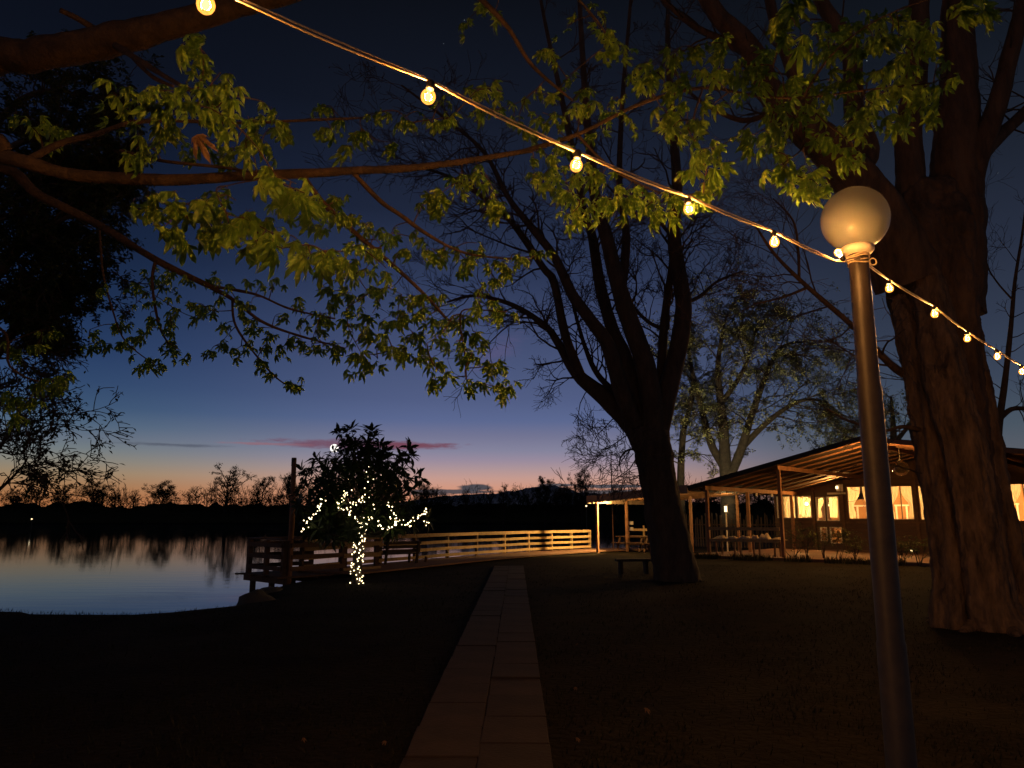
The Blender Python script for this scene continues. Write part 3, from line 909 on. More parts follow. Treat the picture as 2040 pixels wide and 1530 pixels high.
# pendant lamps in the room
def pendant(s, t, z, power):
    e = empty('pendant_lamp', BO + ES * s + ED * t + Vector((0, 0, z)), -BTH)
    m = MB(); m.tube([(0, 0, 0.16), (0, 0, 3.3 - z)], 0.008, 4); m.build('cord', M_black, e)
    m = MB(); m.lathe([(0.03, 0.16), (0.05, 0.14), (0.09, 0.06), (0.085, 0.06), (0.045, 0.13)], 14); m.build('shade', M_white_trim, e, True)
    m = MB(); m.lathe([(0, -0.05), (0.04, -0.03), (0.05, 0.01), (0.03, 0.06), (0, 0.07)], 10); m.build('bulb', M_lantern, e, True)
    point('lamp_light', e, (0, 0, -0.12), power, (1.0, 0.56, 0.20), 0.08)
    return e
ROOM_W = 1000
for i, (s, t) in enumerate(((0.9, 11.6), (3.6, 13.6), (6.6, 13.6), (9.6, 13.6), (12.4, 13.2))):
    tag(pendant(s, t, 2.35 if i == 0 else 2.95, ROOM_W), ['white pendant lamp behind the smallest left windows', 'white pendant lamp behind the glazed door', 'white pendant lamp in the room between lamp post and big trunk',
        'white pendant lamp in the room behind the big tree trunk', 'white pendant lamp in the window right of the big trunk'][i], 'lamp', 'pendant lamps in the dining room')
# floodlight on the wall corner
fs, fz = s_at(1676, WT - 0.5), z_at(1676, 972, WT - 0.5)
fl = empty('flood_light', BO + ES * fs + ED * (WT - 0.45) + Vector((0, 0, fz)), -BTH)
tag(fl, 'white wall floodlight on a bracket above the veranda door', 'floodlight')
m = MB(); m.box((0, 0, 0), (0.30, 0.16, 0.34), 0.5); m.build('housing', M_white_trim, fl)
m = MB(); m.box((0.0, 0.25, -0.26), (0.06, 0.36, 0.06)); m.box((-0.3, 0.34, -0.26), (0.9, 0.06, 0.09)); m.build('bracket', M_white_trim, fl)
m = MB(); m.box((-0.072, -0.15, 0.02), (0.12, 0.03, 0.14), 0.5); m.build('lens', M_lantern, fl)
fld = bpy.data.lights.new('flood_lamp', 'SPOT'); fld.energy = 500; fld.color = AMBER; fld.shadow_soft_size = 0.1; fld.spot_size = R(164); fld.spot_blend = 0.35
flo = bpy.data.objects.new('flood_lamp', fld); col.objects.link(flo); flo.parent = fl
flo.location = (-0.16, -0.30, 0.02); flo.rotation_euler = Vector((-0.42, -0.9, 0.10)).to_track_quat('-Z', 'Y').to_euler()
# unseen lamp added at the gable peak to light the rafters
gps, gpt, gpz = s_at(1738, -0.1), -0.1, 3.95
m = MB(); m.lathe([(0, 0.12), (0.05, 0.11), (0.13, 0.0), (0.12, 0.0), (0.04, 0.10)], 14, (gps, gpt, gpz)); gbl = m.build('added_gable_lamp', M_black, house, True)
m = MB(); m.tube([(gps, gpt, gpz + 0.12), (gps, gpt, roof_z(gps) - 0.02)], 0.012, 6); m.build('rod', M_black, gbl)
m = MB(); m.lathe([(0, -0.05), (0.04, -0.03), (0.045, 0.02), (0, 0.07)], 10, (gps, gpt, gpz)); m.build('bulb', M_lantern, gbl, True)
point('added_gable_light', gbl, (gps, gpt - 0.1, gpz - 0.12), 540, AMBER, 0.08)
# unlit glass globe lamp under the ridge
gs, gt = s_at(1803, 2.0), 2.0
gz = z_at(1803, 933, 2.0)
gl = empty('hanging_globe_lamp', BO + ES * gs + ED * gt + Vector((0, 0, gz)), -BTH)
tag(gl, 'unlit round glass globe lamp hanging under the roof left of the big trunk', 'lamp')
m = MB(); m.lathe([(0.04, 0.30)] + [(0.30 * math.sin(math.pi * i / 14), 0.30 * math.cos(math.pi * i / 14)) for i in range(1, 15)], 24); m.build('globe', glass_mat('clear_globe', (0.55, 0.5, 0.42), rough=0.05, transl=0.12), gl, True)
m = MB(); m.tube([(0, 0, 0.30), (0, 0, roof_z(gs) - gz - 0.02)], 0.012, 6); m.lathe([(0.0, 0.36), (0.06, 0.35), (0.06, 0.29), (0, 0.28)], 10); m.build('rod', M_black, gl)

# left canopy
can = empty('canopy', BO, -BTH)
tag(can, 'low open canopy with a wide beige fascia beside the restaurant veranda', 'canopy')
def can_z(s): return 3.06 + 0.066 * (s + 0.6)
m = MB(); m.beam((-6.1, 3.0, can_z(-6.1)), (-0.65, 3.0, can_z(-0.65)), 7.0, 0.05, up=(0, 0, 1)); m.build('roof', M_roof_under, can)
m = MB(); m.beam((-6.15, -0.55, can_z(-6.15) - 0.14), (-0.62, -0.55, can_z(-0.6) - 0.14), 0.05, 0.36); m.build('fascia', M_fascia, can)
m = MB(); m.beam((-6.17, -0.5, can_z(-6.15) - 0.14), (-6.17, 6.4, can_z(-6.15) - 0.14), 0.05, 0.36); m.build('fascia', M_fascia, can)
for t in (0.6, 1.7, 2.8, 3.9, 5.0, 6.1):
    m = MB(); m.beam((-6.05, t, can_z(-6.05) - 0.09), (-0.68, t, can_z(-0.68) - 0.09), 0.06, 0.12); m.build('rafter', M_wood_roof, can)
for (s, t) in ((-5.95, 0.0), (-5.95, 2.5), (-5.95, 5.6), (-3.0, 3.8), (-1.6, 6.0), (-3.0, 0.15)):
    zt = can_z(s) - 0.16
    m = MB(); m.box((s, t, zt / 2), (0.11, 0.11, zt)); m.build('post', M_wood_roof, can)

# lantern post that lights the yard behind the veranda
ls, lt = -1.5, 4.57
lp = empty('lantern_post', BO + ES * ls + ED * lt, -BTH)
tag(lp, 'pale lantern post glowing behind the left veranda post', 'lamp')
m = MB(); m.box((0, 0, 0.95), (0.05, 0.05, 1.9)); m.build('post', M_white_trim, lp)
m = MB(); m.box((0, 0, 1.93), (0.20, 0.20, 0.04)); m.box((0, 0, 2.30), (0.22, 0.22, 0.05)); m.build('lantern_frame', M_black, lp)
m = MB(); m.box((0, 0, 2.11), (0.10, 0.10, 0.28)); m.build('lantern_glass', M_lantern, lp)
point('lantern_light', lp, (0, 0, 2.5), 70, (1.0, 0.62, 0.22), 0.1)
# unseen lamp added under the canopy's left end to light the railing
cs, ct_ = -4.9, 0.7
bz_ = can_z(cs) - 0.03
m = MB(); m.lathe([(0, 0.0), (0.13, 0.0), (0.13, -0.05), (0.10, -0.06), (0, -0.06)], 14, (cs, ct_, bz_)); bk = m.build('added_bulkhead_lamp', M_black, can, True)
m = MB(); m.lathe([(0.095, -0.06), (0.09, -0.10), (0.05, -0.13), (0, -0.14)], 14, (cs, ct_, bz_)); m.build('lamp_glass', M_lantern, bk, True)
point('added_bulkhead_light', bk, (cs, ct_, bz_ - 0.24), 260, (1.0, 0.58, 0.18), 0.08)
bs = bpy.data.lights.new('added_bulkhead_beam', 'SPOT'); bs.energy = 2000; bs.color = (1.0, 0.58, 0.18); bs.spot_size = R(122); bs.spot_blend = 0.3; bs.shadow_soft_size = 0.08
bso = bpy.data.objects.new('added_bulkhead_beam', bs); col.objects.link(bso); bso.parent = bk
bso.location = (cs, ct_, bz_ - 0.24); bso.rotation_euler = Vector((-1.0, -0.5, -0.22)).to_track_quat('-Z', 'Y').to_euler()

# unseen uplight added on the canopy's back edge to light the leafing tree
m = MB(); m.box((-3.2, 6.62, can_z(-3.2) + 0.14), (0.22, 0.16, 0.18)); upl = m.build('added_tree_spotlight', M_black, can)
ul = bpy.data.lights.new('added_tree_spot', 'SPOT'); ul.energy = 1900; ul.color = (1.0, 0.78, 0.42); ul.spot_size = R(95); ul.spot_blend = 0.6; ul.shadow_soft_size = 0.08
ulo = bpy.data.objects.new('added_tree_spot', ul); col.objects.link(ulo); ulo.parent = upl
ulo.location = (-3.2, 6.8, can_z(-3.2) + 0.3); ulo.rotation_euler = Vector((-0.22, 0.72, 0.42)).to_track_quat('-Z', 'Y').to_euler()

# rails and plank shelf between the front veranda posts
rail = empty('serving_counter', BO, -BTH)
tag(rail, 'plank counter with a top rail between two front veranda posts', 'counter')
m = MB(); m.beam((0.08, -0.09, 1.22), (3.22, -0.09, 1.22), 0.05, 0.13); m.build('top_rail', M_wood_fence, rail)
m = MB(); m.beam((0.08, -0.09, 0.74), (3.22, -0.09, 0.74), 0.05, 0.12); m.build('front_board', M_wood_fence, rail)
m = MB(); m.box((1.65, 0.33, 0.78), (3.1, 0.72, 0.035)); m.build('counter_top', M_wood_fence, rail)
for s in (0.3, 1.15, 2.0, 2.9):
    for t in (0.08, 0.6):
        m = MB(); m.box((s, t, 0.43), (0.06, 0.06, 0.66)); m.build('leg', M_wood_roof, rail)
clab = ['crumpled cream cloth at the left end of the veranda counter', 'low heap of pale cloth, second from the left on the veranda counter', 'rumpled cream cloth in the middle of the veranda counter', 'pale cloth bundle next to the counter middle post', 'tall folded cream bundle on the right half of the veranda counter', 'flat pale parcel at the right end of the veranda counter']
for i, (s, w, h) in enumerate(((0.42, 0.5, 0.14), (0.95, 0.5, 0.12), (1.5, 0.55, 0.15), (2.0, 0.35, 0.17), (2.42, 0.45, 0.26), (2.92, 0.5, 0.10))):
    m = MB(); n, q = 12, 8
    for j in range(q + 1):
        for k in range(n + 1):
            x = (k / n - .5) * w; y = (j / q - .5) * 0.42
            e = min(1, 4 * min(k / n, 1 - k / n)) * min(1, 4 * min(j / q, 1 - j / q))
            m.v.append((x + 0.03 * noise.noise(Vector((x * 9, y * 9, i))), y + 0.03 * noise.noise(Vector((x * 8, y * 8, i + 4.5))), h * e * (0.75 + 0.6 * noise.noise(Vector((x * 7, y * 7, i * 3.3))))))
    for j in range(q):
        for k in range(n):
            a = j * (n + 1) + k
            m.f.append((a, a + 1, a + n + 2, a + n + 1))
    o = m.build('folded_cloth', M_cloth)
    o.location = BO + ES * s + ED * 0.3 + Vector((0, 0, 0.80)); o.rotation_euler = (0, 0, -BTH + random.uniform(-.2, .2))
    tag(o, clab[i], 'cloth', 'cloths on the veranda counter')

# picket fence behind the canopy
pk = empty('picket_fence', BO + ES * (-10.5) + ED * 11.5, -BTH)
tag(pk, 'tall rough picket fence in the gloom behind the canopy', 'fence')
rnd = random.Random(3)
pm = []
for k in range(4):
    m = MB(); h = 1.62 + 0.12 * k
    m.v += [(-.045, -.012, 0), (.045, -.012, 0), (.045, .012, 0), (-.045, .012, 0), (-.045, -.012, h), (.045, -.012, h - .03), (.045, .012, h - .03), (-.045, .012, h)]
    m.f += [(0, 1, 5, 4), (1, 2, 6, 5), (2, 3, 7, 6), (3, 0, 4, 7), (4, 5, 6, 7)]
    pm.append(m.mesh('picket', M_picket))
for i in range(54):
    inst('picket', rnd.choice(pm), pk, Matrix.Translation((i * 0.185 + rnd.uniform(-.03, .03), 0, 0)) @ Matrix.Rotation(rnd.uniform(-.03, .03), 4, 'Y'))
for z in (0.5, 1.3):
    m = MB(); m.beam((-0.1, 0.045, z), (9.9, 0.045, z), 0.04, 0.08); m.build('rail', M_wood_dark, pk)

# gate-like frame of boards under the canopy
gt_ = empty('board_gate', BO + ES * (-6.6) + ED * 3.6, -BTH)
tag(gt_, 'open board gate lit amber under the left end of the canopy', 'gate')
for z in (0.35, 0.72, 1.08):
    m = MB(); m.beam((0.06, -0.05, z), (1.75, -0.05, z), 0.04, 0.12); m.build('board', M_wood_fence, gt_)
for s in (0.0, 0.95, 1.8):
    m = MB(); m.box((s, 0, 0.65), (0.09, 0.05, 1.3)); m.build('post', M_wood_fence, gt_)
for i, z in enumerate((1.12, 1.42)):
    o = MB(); o.box((0, 0, 0), (0.22, 0.1, 0.17)); o.box((0, -0.055, 0), (0.16, 0.012, 0.11))
    b = o.build('switch_box', M_white_trim)
    b.location = BO + ES * (-6.35) + ED * 3.48 + Vector((0, 0, z)); b.rotation_euler = (0, 0, -BTH)
    tag(b, ['small white switch box on the board gate, lower of two', 'small white switch box above the board gate, upper of two'][i], 'switch box', 'switch boxes at the gate')

# picnic tables
def picnic(px, py, rz, label):
    e = empty('picnic_table', G(px, py), rz)
    tag(e, label, 'table', 'picnic tables')
    for k in range(4):
        m = MB(); m.box((0, -0.27 + 0.18 * k, 0.74), (1.7, 0.165, 0.04)); m.build('top_plank', M_wood_dark, e)
    for y in (-0.66, 0.66):
        m = MB(); m.box((0, y, 0.44), (1.7, 0.26, 0.04)); m.build('seat', M_wood_dark, e)
    for x in (-0.62, 0.62):
        for y in (-1, 1):
            m = MB(); m.beam((x, y * 0.62, 0), (x, y * 0.25, 0.715), 0.05, 0.09, up=(1, 0, 0)); m.build('leg', M_wood_dark, e)
        m = MB(); m.box((x + 0.05, 0, 0.39), (0.045, 1.3, 0.07)); m.build('cross_bar', M_wood_dark, e)
picnic(1262, 1098, -0.6, 'dark picnic table left of the forked tree under the canopy')
picnic(1318, 1100, -0.7, 'dark picnic table hidden behind the forked tree trunk')

# low bench by the tree
e = empty('low_bench', G(1262, 1143), 0.05)
tag(e, 'low dark backless bench beside the forked tree base', 'bench')
m = MB(); m.box((0, 0, 0.40), (1.05, 0.36, 0.07)); m.build('seat', M_bench, e)
for x in (-0.38, 0.38):
    m = MB(); m.box((x, 0, 0.18), (0.09, 0.3, 0.37)); m.build('leg', M_bench, e)

# ================================================================== RAILING, BOARDWALK, DOCK
rp = [(-6.35, 23.3), (-5.55, 25.0), (-4.62, 27.0), (-3.66, 29.0), (-2.62, 31.2), (-1.53, 33.2), (-0.35, 35.2), (0.78, 36.9), (1.96, 38.4), (3.06, 39.7), (4.12, 40.7)]
fence = empty('wooden_railing', (rp[0][0], rp[0][1], 0))
tag(fence, 'long four-rail wooden railing curving along the lake, lit amber', 'railing')
o0 = Vector((rp[0][0], rp[0][1], 0))
for i, (x, y) in enumerate(rp):
    m = MB(); m.box((x - o0.x, y - o0.y, 0.44), (0.11, 0.11, 1.16), -0.45); m.build('post', M_wood_fence if i > 5 else M_wood_dark, fence)  # left posts get darker wood for the shade behind the rails
for i in range(len(rp) - 1):
    a = Vector((*rp[i], 0)) - o0; b = Vector((*rp[i + 1], 0)) - o0
    n_ = (b - a).cross(Vector((0, 0, 1))).normalized() * 0.085
    for z, h in ((0.985, 0.10), (0.72, 0.115), (0.46, 0.115), (0.20, 0.115)):
        m = MB(); off = n_ if z < 0.98 else n_ * 0.9
        jz = 0.006 * ((i * 7) % 3 - 1)
        m.beam(a + off + Vector((0, 0, z + jz)), b + off * 1.0 + Vector((0, 0, z - jz)) - (b - a) * 0.003, 0.04, h); m.build('rail', M_wood_fence, fence)
    m = MB(); m.beam(a + Vector((0, 0, 1.045)), b + Vector((0, 0, 1.045)) - (b - a) * 0.002, 0.17, 0.035); m.build('top_board', M_wood_fence, fence)
# boardwalk planks along it
bw = MB()
wp = resample([(x, y, 0) for x, y in rp] + [(5.6, 41.6, 0), (7.4, 42.2, 0)], 16)
for i in range(len(wp) - 1):
    a, b = wp[i], wp[i + 1]
    t_ = (b - a).normalized(); n_ = Vector((t_.y, -t_.x, 0))
    c_ = (a + b) / 2 + n_ * 1.0
    bw.beam(c_ - n_ * 1.15, c_ + n_ * 1.15, (b - a).length - 0.012, 0.05)
    bw.v[-8:] = [(q[0], q[1], q[2] + 0.06) for q in bw.v[-8:]]
bo = bw.build('boardwalk', M_terrace)
tag(bo, 'plank boardwalk running in front of the lakeside railing', 'boardwalk')

# dock platform out over the water
dk = empty('dock', (-6.9, 22.6, 0))
tag(dk, 'small wooden dock platform with dark railings over the water', 'dock')
D0 = Vector((-6.9, 22.6, 0))
def dk_(x, y, z): return Vector((x, y, z)) - D0
DQ = [(-8.1, 23.1), (-6.3, 21.3), (-5.0, 23.0), (-6.6, 24.8)]
u_ = Vector((DQ[1][0] - DQ[0][0], DQ[1][1] - DQ[0][1], 0)); v_ = Vector((DQ[3][0] - DQ[0][0], DQ[3][1] - DQ[0][1], 0))
npl = 16
for i in range(npl):
    a = Vector((*DQ[0], 0.02)) + u_ * ((i + 0.5) / npl) - D0; ex = 0.18 if i % 5 == 0 else 0.05
    d = v_.normalized()
    m = MB(); m.beam(a - d * ex, a + v_ + d * 0.02, u_.length / npl - 0.012, 0.045); m.build('plank', M_wood_dark, dk)
for k in (0.08, 0.5, 0.92):
    m = MB(); m.beam(Vector((*DQ[0], -0.1)) + v_ * k - D0 - u_ * 0.02, Vector((*DQ[0], -0.1)) + v_ * k + u_ - D0, 0.1, 0.16); m.build('joist', M_wood_dark, dk)
for a, b in ((0.15, 0.1), (0.6, 0.1), (0.95, 0.08), (0.3, 0.6), (0.15, 0.9)):
    q = Vector((*DQ[0], 0)) + u_ * a + v_ * b - D0
    m = MB(); m.tube([q + Vector((0, 0, -1.9)), q + Vector((0, 0, -0.02))], 0.09, 8); m.build('pile', M_wood_dark, dk)
posts = [(-7.85, 23.1), (-7.1, 22.35), (-6.38, 21.6)]
def panel(pts_, mat_, top=1.05, cap=True):
    for (x, y) in pts_:
        m = MB(); m.box(dk_(x, y, 0.5), (0.12, 0.12, 1.02), 0.78); m.build('post', mat_, dk)
    for (x0, y0), (x1, y1) in zip(pts_[:-1], pts_[1:]):
        a, b = dk_(x0, y0, 0), dk_(x1, y1, 0)
        n_ = (b - a).cross(Vector((0, 0, 1))).normalized() * 0.085
        for z in (0.88, 0.56, 0.24):
            m = MB(); m.beam(a + n_ + Vector((0, 0, z)), b + n_ + Vector((0, 0, z)), 0.04, 0.12); m.build('rail', mat_, dk)
        if cap:
            m = MB(); m.beam(a + Vector((0, 0, top)), b + Vector((0, 0, top)), 0.18, 0.04); m.build('top_board', mat_, dk)
panel(posts, M_wood_dark)
panel([(-7.9, 23.2), (-7.0, 24.2), (-6.45, 24.8)], M_wood_dark)
panel([(-6.25, 21.65), (-5.1, 23.25)], M_wood_dark)
# short lit panel of the gangway
sp = empty('railing_panel', (-5.06, 23.3, 0))
tag(sp, 'short railing panel with a yellow-lit top board behind the fairy-lit trunk', 'railing')
a, b = Vector((0, 0, 0)), Vector((0.78, 1.05, 0))
for q in (a, b):
    m = MB(); m.box((q.x, q.y, 0.47), (0.13, 0.13, 1.06), 0.6); m.build('post', M_wood_dark, sp)
nn = (b - a).cross(Vector((0, 0, 1))).normalized() * 0.09
for z in (0.86, 0.52, 0.10):
    m = MB(); m.beam(a + nn + Vector((0, 0, z)) - (b - a) * 0.08, b + nn + Vector((0, 0, z)) + (b - a) * 0.08, 0.04, 0.13); m.build('rail', M_wood_fence, sp)
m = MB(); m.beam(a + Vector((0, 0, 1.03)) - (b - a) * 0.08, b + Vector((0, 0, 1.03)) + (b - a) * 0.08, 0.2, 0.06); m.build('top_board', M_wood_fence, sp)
# tall wooden pole on the dock
q0 = G(575, 1151); q1 = P(586, 912, q0.y + 0.1)
pl = empty('wooden_pole', q0); tag(pl, 'tall slim wooden pole standing at the dock left of the lit tree', 'pole')
m = MB(); m.tube([(0, 0, -0.6), (q1 - q0) * 0.5 + Vector((0.02, 0, 0)), q1 - q0], [0.085, 0.08, 0.07], 10); m.build('shaft', M_wood_roof, pl, True)
m = MB(); m.lathe([(0, 0.0), (0.075, 0.0), (0.075, 0.22), (0, 0.22)], 10, tuple((q1 - q0) - Vector((0, 0, 0.24)))); m.build('metal_band', M_steel, pl)
# thin pole left of the forked tree
q0 = G(1222, 1092); q1 = P(1217, 903, q0.y)
tp = empty('thin_pole', q0); tag(tp, 'very thin upright pole rising in front of the canopy left end', 'pole')
m = MB(); m.tube([(0, 0, 0), q1 - q0], [0.035, 0.03], 6); m.build('shaft', M_wood_roof, tp)
m = MB(); m.box(tuple(q1 - q0 + Vector((0, 0, 0.03))), (0.22, 0.1, 0.07)); m.build('cap', M_black, tp)

# park bench seen from behind
g0, g1 = G(760, 1130), G(840, 1126)
bc = (g0 + g1) / 2
bench = empty('park_bench', bc, math.atan2((g1 - g0).y, (g1 - g0).x))
tag(bench, 'dark slatted park bench facing the lake beside the fairy-lit tree', 'bench')
BL = 1.55
for z, y in ((0.80, -0.03), (0.66, 0.0), (0.52, 0.03)):
    m = MB(); m.beam((-BL / 2, y, z), (BL / 2, y, z), 0.04, 0.105); m.build('back_slat', M_bench, bench)
for y in (0.10, 0.24, 0.38, 0.52):
    m = MB(); m.box((0, y, 0.42), (BL, 0.11, 0.04)); m.build('seat_slat', M_bench, bench)
for x in (-BL / 2 + 0.12, BL / 2 - 0.12):
    m = MB(); m.beam((x, 0.08, 0), (x, -0.075, 0.86), 0.06, 0.08, up=(1, 0, 0)); m.build('back_leg', M_bench, bench)
    m = MB(); m.box((x, 0.5, 0.2), (0.06, 0.08, 0.40)); m.build('front_leg', M_bench, bench)
    m = MB(); m.box((x + (0.09 if x > 0 else -0.09), 0.28, 0.62), (0.07, 0.5, 0.04)); m.build('armrest', M_bench, bench)
# little stump beside it
st = MB(); st.tube([(0, 0, -0.05), (0, 0, 0.2), (0.02, 0, 0.27)], [0.07, 0.06, 0.05], 8)
o = st.build('stump', M_wood_dark, loc=G(848, 1124)); tag(o, 'short wooden stump just right of the park bench', 'stump')
# boulder on the bank
def boulder(loc, s, seed, label):
    m = MB(); n, q = 14, 10
    for j in range(q + 1):
        th = math.pi * j / q
        for i in range(n):
            ph = 2 * math.pi * i / n
            d = Vector((math.sin(th) * math.cos(ph), math.sin(th) * math.sin(ph), math.cos(th)))
            r_ = 1 + 0.28 * noise.noise(d * 1.6 + Vector((seed, 0, 0))) + 0.1 * noise.noise(d * 5)
            m.v.append((d.x * r_ * s[0], d.y * r_ * s[1], d.z * r_ * s[2]))
    for j in range(q):
        for i in range(n):
            a = j * n + i; b = j * n + (i + 1) % n
            m.f.append((a, a + n, b + n, b))
    tag(m.build('boulder', M_stone, smooth=True, loc=loc), label, 'rock', 'rocks on the bank')
boulder((-5.35, 16.3, -0.18), (0.42, 0.4, 0.3), 1, 'rounded dark rock at the water edge, nearest the camera')
boulder((-5.7, 18.4, -0.25), (0.4, 0.5, 0.28), 5, 'flat dark rock at the water edge under the dock')

# ================================================================== LARGE TREES
def stem(mb, pts, w, sides=10, rough=0.08, n=5, flute=0.0, seed=0.0, ridge=0.0):
    """pts: (px, py, Y); w: widths in photo pixels at the points"""
    P3 = [P(a, b, c) for a, b, c in pts]
    rad = [0.5 * wi * c / FOCAL for wi, (a, b, c) in zip(w, pts)]
    q = resample(P3, n)
    rr = rlist(rad, len(q))
    mb.tube(q, rr, sides, rough=rough, rscale=2.4, flute=flute, seed=seed, ridge=ridge)
    return q, rr
def dress(mbb, rnd, q, rr, tips, t0=0.15, t1=1.0, count=10, L=(0.9, 2.4), depth=3, up=0.05, bias=(0, 0, 0), rmul=0.35, rmax=0.06, split=(2, 3), wob=0.28, shrink=0.62, rmin=0.005):
    n = len(q)
    for i in range(count):
        t = lerp(t0, t1, (i + rnd.random()) / count) * (n - 1)
        k = min(int(t), n - 2)
        p = q[k].lerp(q[k + 1], t - k)
        d = (q[k + 1] - q[k]).normalized()
        ax = rot_about(d.orthogonal().normalized(), d, rnd.uniform(0, 2 * math.pi))
        nd = rot_about(d, ax, R(rnd.uniform(30, 65))) + Vector(bias)
        twig(mbb, rnd, p, nd, rnd.uniform(*L), min(rr[k] * rmul, rmax), depth, tips, up=up, sides=5, split=split, wob=wob, shrink=shrink, rmin=rmin)

def roots(mb, c, r0, n, rr_, seed):
    rn = random.Random(seed)
    for i in range(n):
        a = 2 * math.pi * (i + rn.uniform(-.25, .25)) / n
        d = Vector((math.cos(a), math.sin(a), 0)); L = rn.uniform(0.8, 1.5) * r0
        q = resample([c + d * r0 * 0.55 + Vector((0, 0, r0 * 0.75)), c + d * r0 * 0.95 + Vector((0, 0, r0 * 0.22)), c + d * (r0 + L * 0.5) + Vector((0, 0, 0.02)), c + d * (r0 + L) + Vector((0.1 * rn.uniform(-1, 1), 0, -0.10))], 6)
        mb.tube(q, rlist([rr_ * 1.2, rr_, rr_ * 0.6, rr_ * 0.25], len(q)), 12, rough=0.2, rscale=5)
# forked bare tree in the middle
YB = 20.9
base = G(1348, 1155)
ft = empty('bare_tree', base); FT0 = Vector(base)
tag(ft, 'big bare tree forking into many dark stems left of the veranda', 'tree')
tk = MB(); tw = MB(); tips = []
rnd = random.Random(12)
S = []
S.append(stem(tk, [(1352, 1172, YB), (1345, 1130, YB), (1331, 1060, YB), (1314, 970, YB), (1304, 900, YB), (1300, 860, YB)], [94, 84, 74, 67, 70, 63], 48, 0.10, 14, flute=0.06, ridge=0.03))
S.append(stem(tk, [(1310, 930, YB), (1290, 890, YB), (1255, 840, YB + .2), (1205, 792, YB + .4), (1150, 745, YB + .6), (1113, 685, YB + .7), (1087, 650, YB + .8), (1024, 609, YB + 1.0), (949, 589, YB + 1.2), (890, 602, YB + 1.3)], [60, 56, 46, 38, 26, 17, 14, 10, 7, 4], 10))
S.append(stem(tk, [(1160, 755, YB + .5), (1127, 671, YB + .2), (1104, 564, YB), (1082, 533, YB), (1020, 444, YB - .3), (967, 396, YB - .5), (890, 350, YB - .6), (820, 330, YB - .7)], [20, 19, 17, 15, 12, 10, 7, 4], 8))
S.append(stem(tk, [(1268, 850, YB), (1238, 782, YB - .3), (1211, 689, YB - .5), (1175, 636, YB - .7), (1140, 587, YB - .8), (1104, 511, YB - 1), (1051, 444, YB - 1.2), (1011, 391, YB - 1.3), (967, 307, YB - 1.4), (905, 250, YB - 1.5), (800, 170, YB - 1.6)], [36, 34, 30, 26, 23, 19, 15, 12, 9, 7, 4], 9))
S.append(stem(tk, [(1290, 860, YB), (1269, 782, YB + .3), (1242, 702, YB + .5), (1220, 655, YB + .6), (1195, 564, YB + .7), (1180, 471, YB + .8), (1162, 415, YB + .8), (1149, 340, YB + .9), (1120, 200, YB + 1), (1085, 40, YB + 1), (1060, -100, YB + 1)], [34, 32, 30, 27, 24, 20, 18, 16, 12, 8, 5], 9))
S.append(stem(tk, [(1305, 880, YB), (1298, 796, YB - .2), (1282, 715, YB - .4), (1250, 627, YB - .6), (1226, 547, YB - .8), (1207, 467, YB - 1), (1189, 410, YB - 1.1), (1175, 300, YB - 1.2), (1160, 100, YB - 1.4), (1150, -90, YB - 1.5)], [48, 44, 42, 38, 33, 29, 25, 19, 12, 7], 10))
S.append(stem(tk, [(1236, 590, YB - .7), (1244, 529, YB - .5), (1247, 458, YB - .3), (1234, 369, YB - .2), (1240, 200, YB), (1255, 20, YB), (1262, -90, YB)], [20, 19, 17, 14, 10, 7, 5], 8))
S.append(stem(tk, [(1308, 880, YB), (1326, 796, YB), (1349, 702, YB), (1362, 613, YB - .1), (1350, 529, YB - .2), (1342, 458, YB - .3), (1349, 369, YB - .4), (1336, 200, YB - .5), (1330, 40, YB - .6), (1340, -100, YB - .7)], [44, 42, 38, 35, 32, 28, 23, 16, 10, 6], 10))
S.append(stem(tk, [(1318, 790, YB + .3), (1318, 733, YB + .4), (1324, 636, YB + .4), (1336, 547, YB + .3), (1345, 480, YB + .1)], [20, 20, 18, 15, 12], 8))
S.append(stem(tk, [(1318, 655, YB + .4), (1290, 640, YB + .6), (1262, 610, YB + .8), (1235, 560, YB + 1)], [9, 8, 7, 4], 6))
S.append(stem(tk, [(1362, 605, YB), (1395, 590, YB + .3), (1430, 560, YB + .6), (1480, 540, YB + .8)], [9, 8, 6, 3], 6))
S.append(stem(tk, [(1345, 480, YB), (1300, 430, YB + .5), (1260, 425, YB + .8)], [9, 7, 4], 6))
S.append(stem(tk, [(1280, 905, YB), (1255, 895, YB - .5), (1235, 915, YB - .8), (1238, 945, YB - 1.0)], [5, 4, 3, 1.5], 6))
S.append(stem(tk, [(1290, 790, YB + .4), (1230, 780, YB + .8), (1190, 745, YB + 1), (1165, 690, YB + 1.1), (1145, 620, YB + 1.2), (1130, 560, YB + 1.2)], [12, 13, 12, 9, 7, 4], 7))
roots(tk, Vector((FT0.x + 0.02, FT0.y, 0)), 0.38, 8, 0.08, 9)
for i, (q, rr) in enumerate(S[1:]):
    big = i in (0, 1, 2)
    dress(tw, rnd, q, rr, tips, 0.30 if not big else 0.42, 1.0, 24 if big else 13, (0.8, 2.3) if big else (0.6, 1.7), 3, up=0.03 if big else 0.07,
          bias=(-0.25, 0, 0.05) if big else (0, 0, 0.1), rmax=0.035, split=(2, 4), wob=0.38, rmin=0.008)
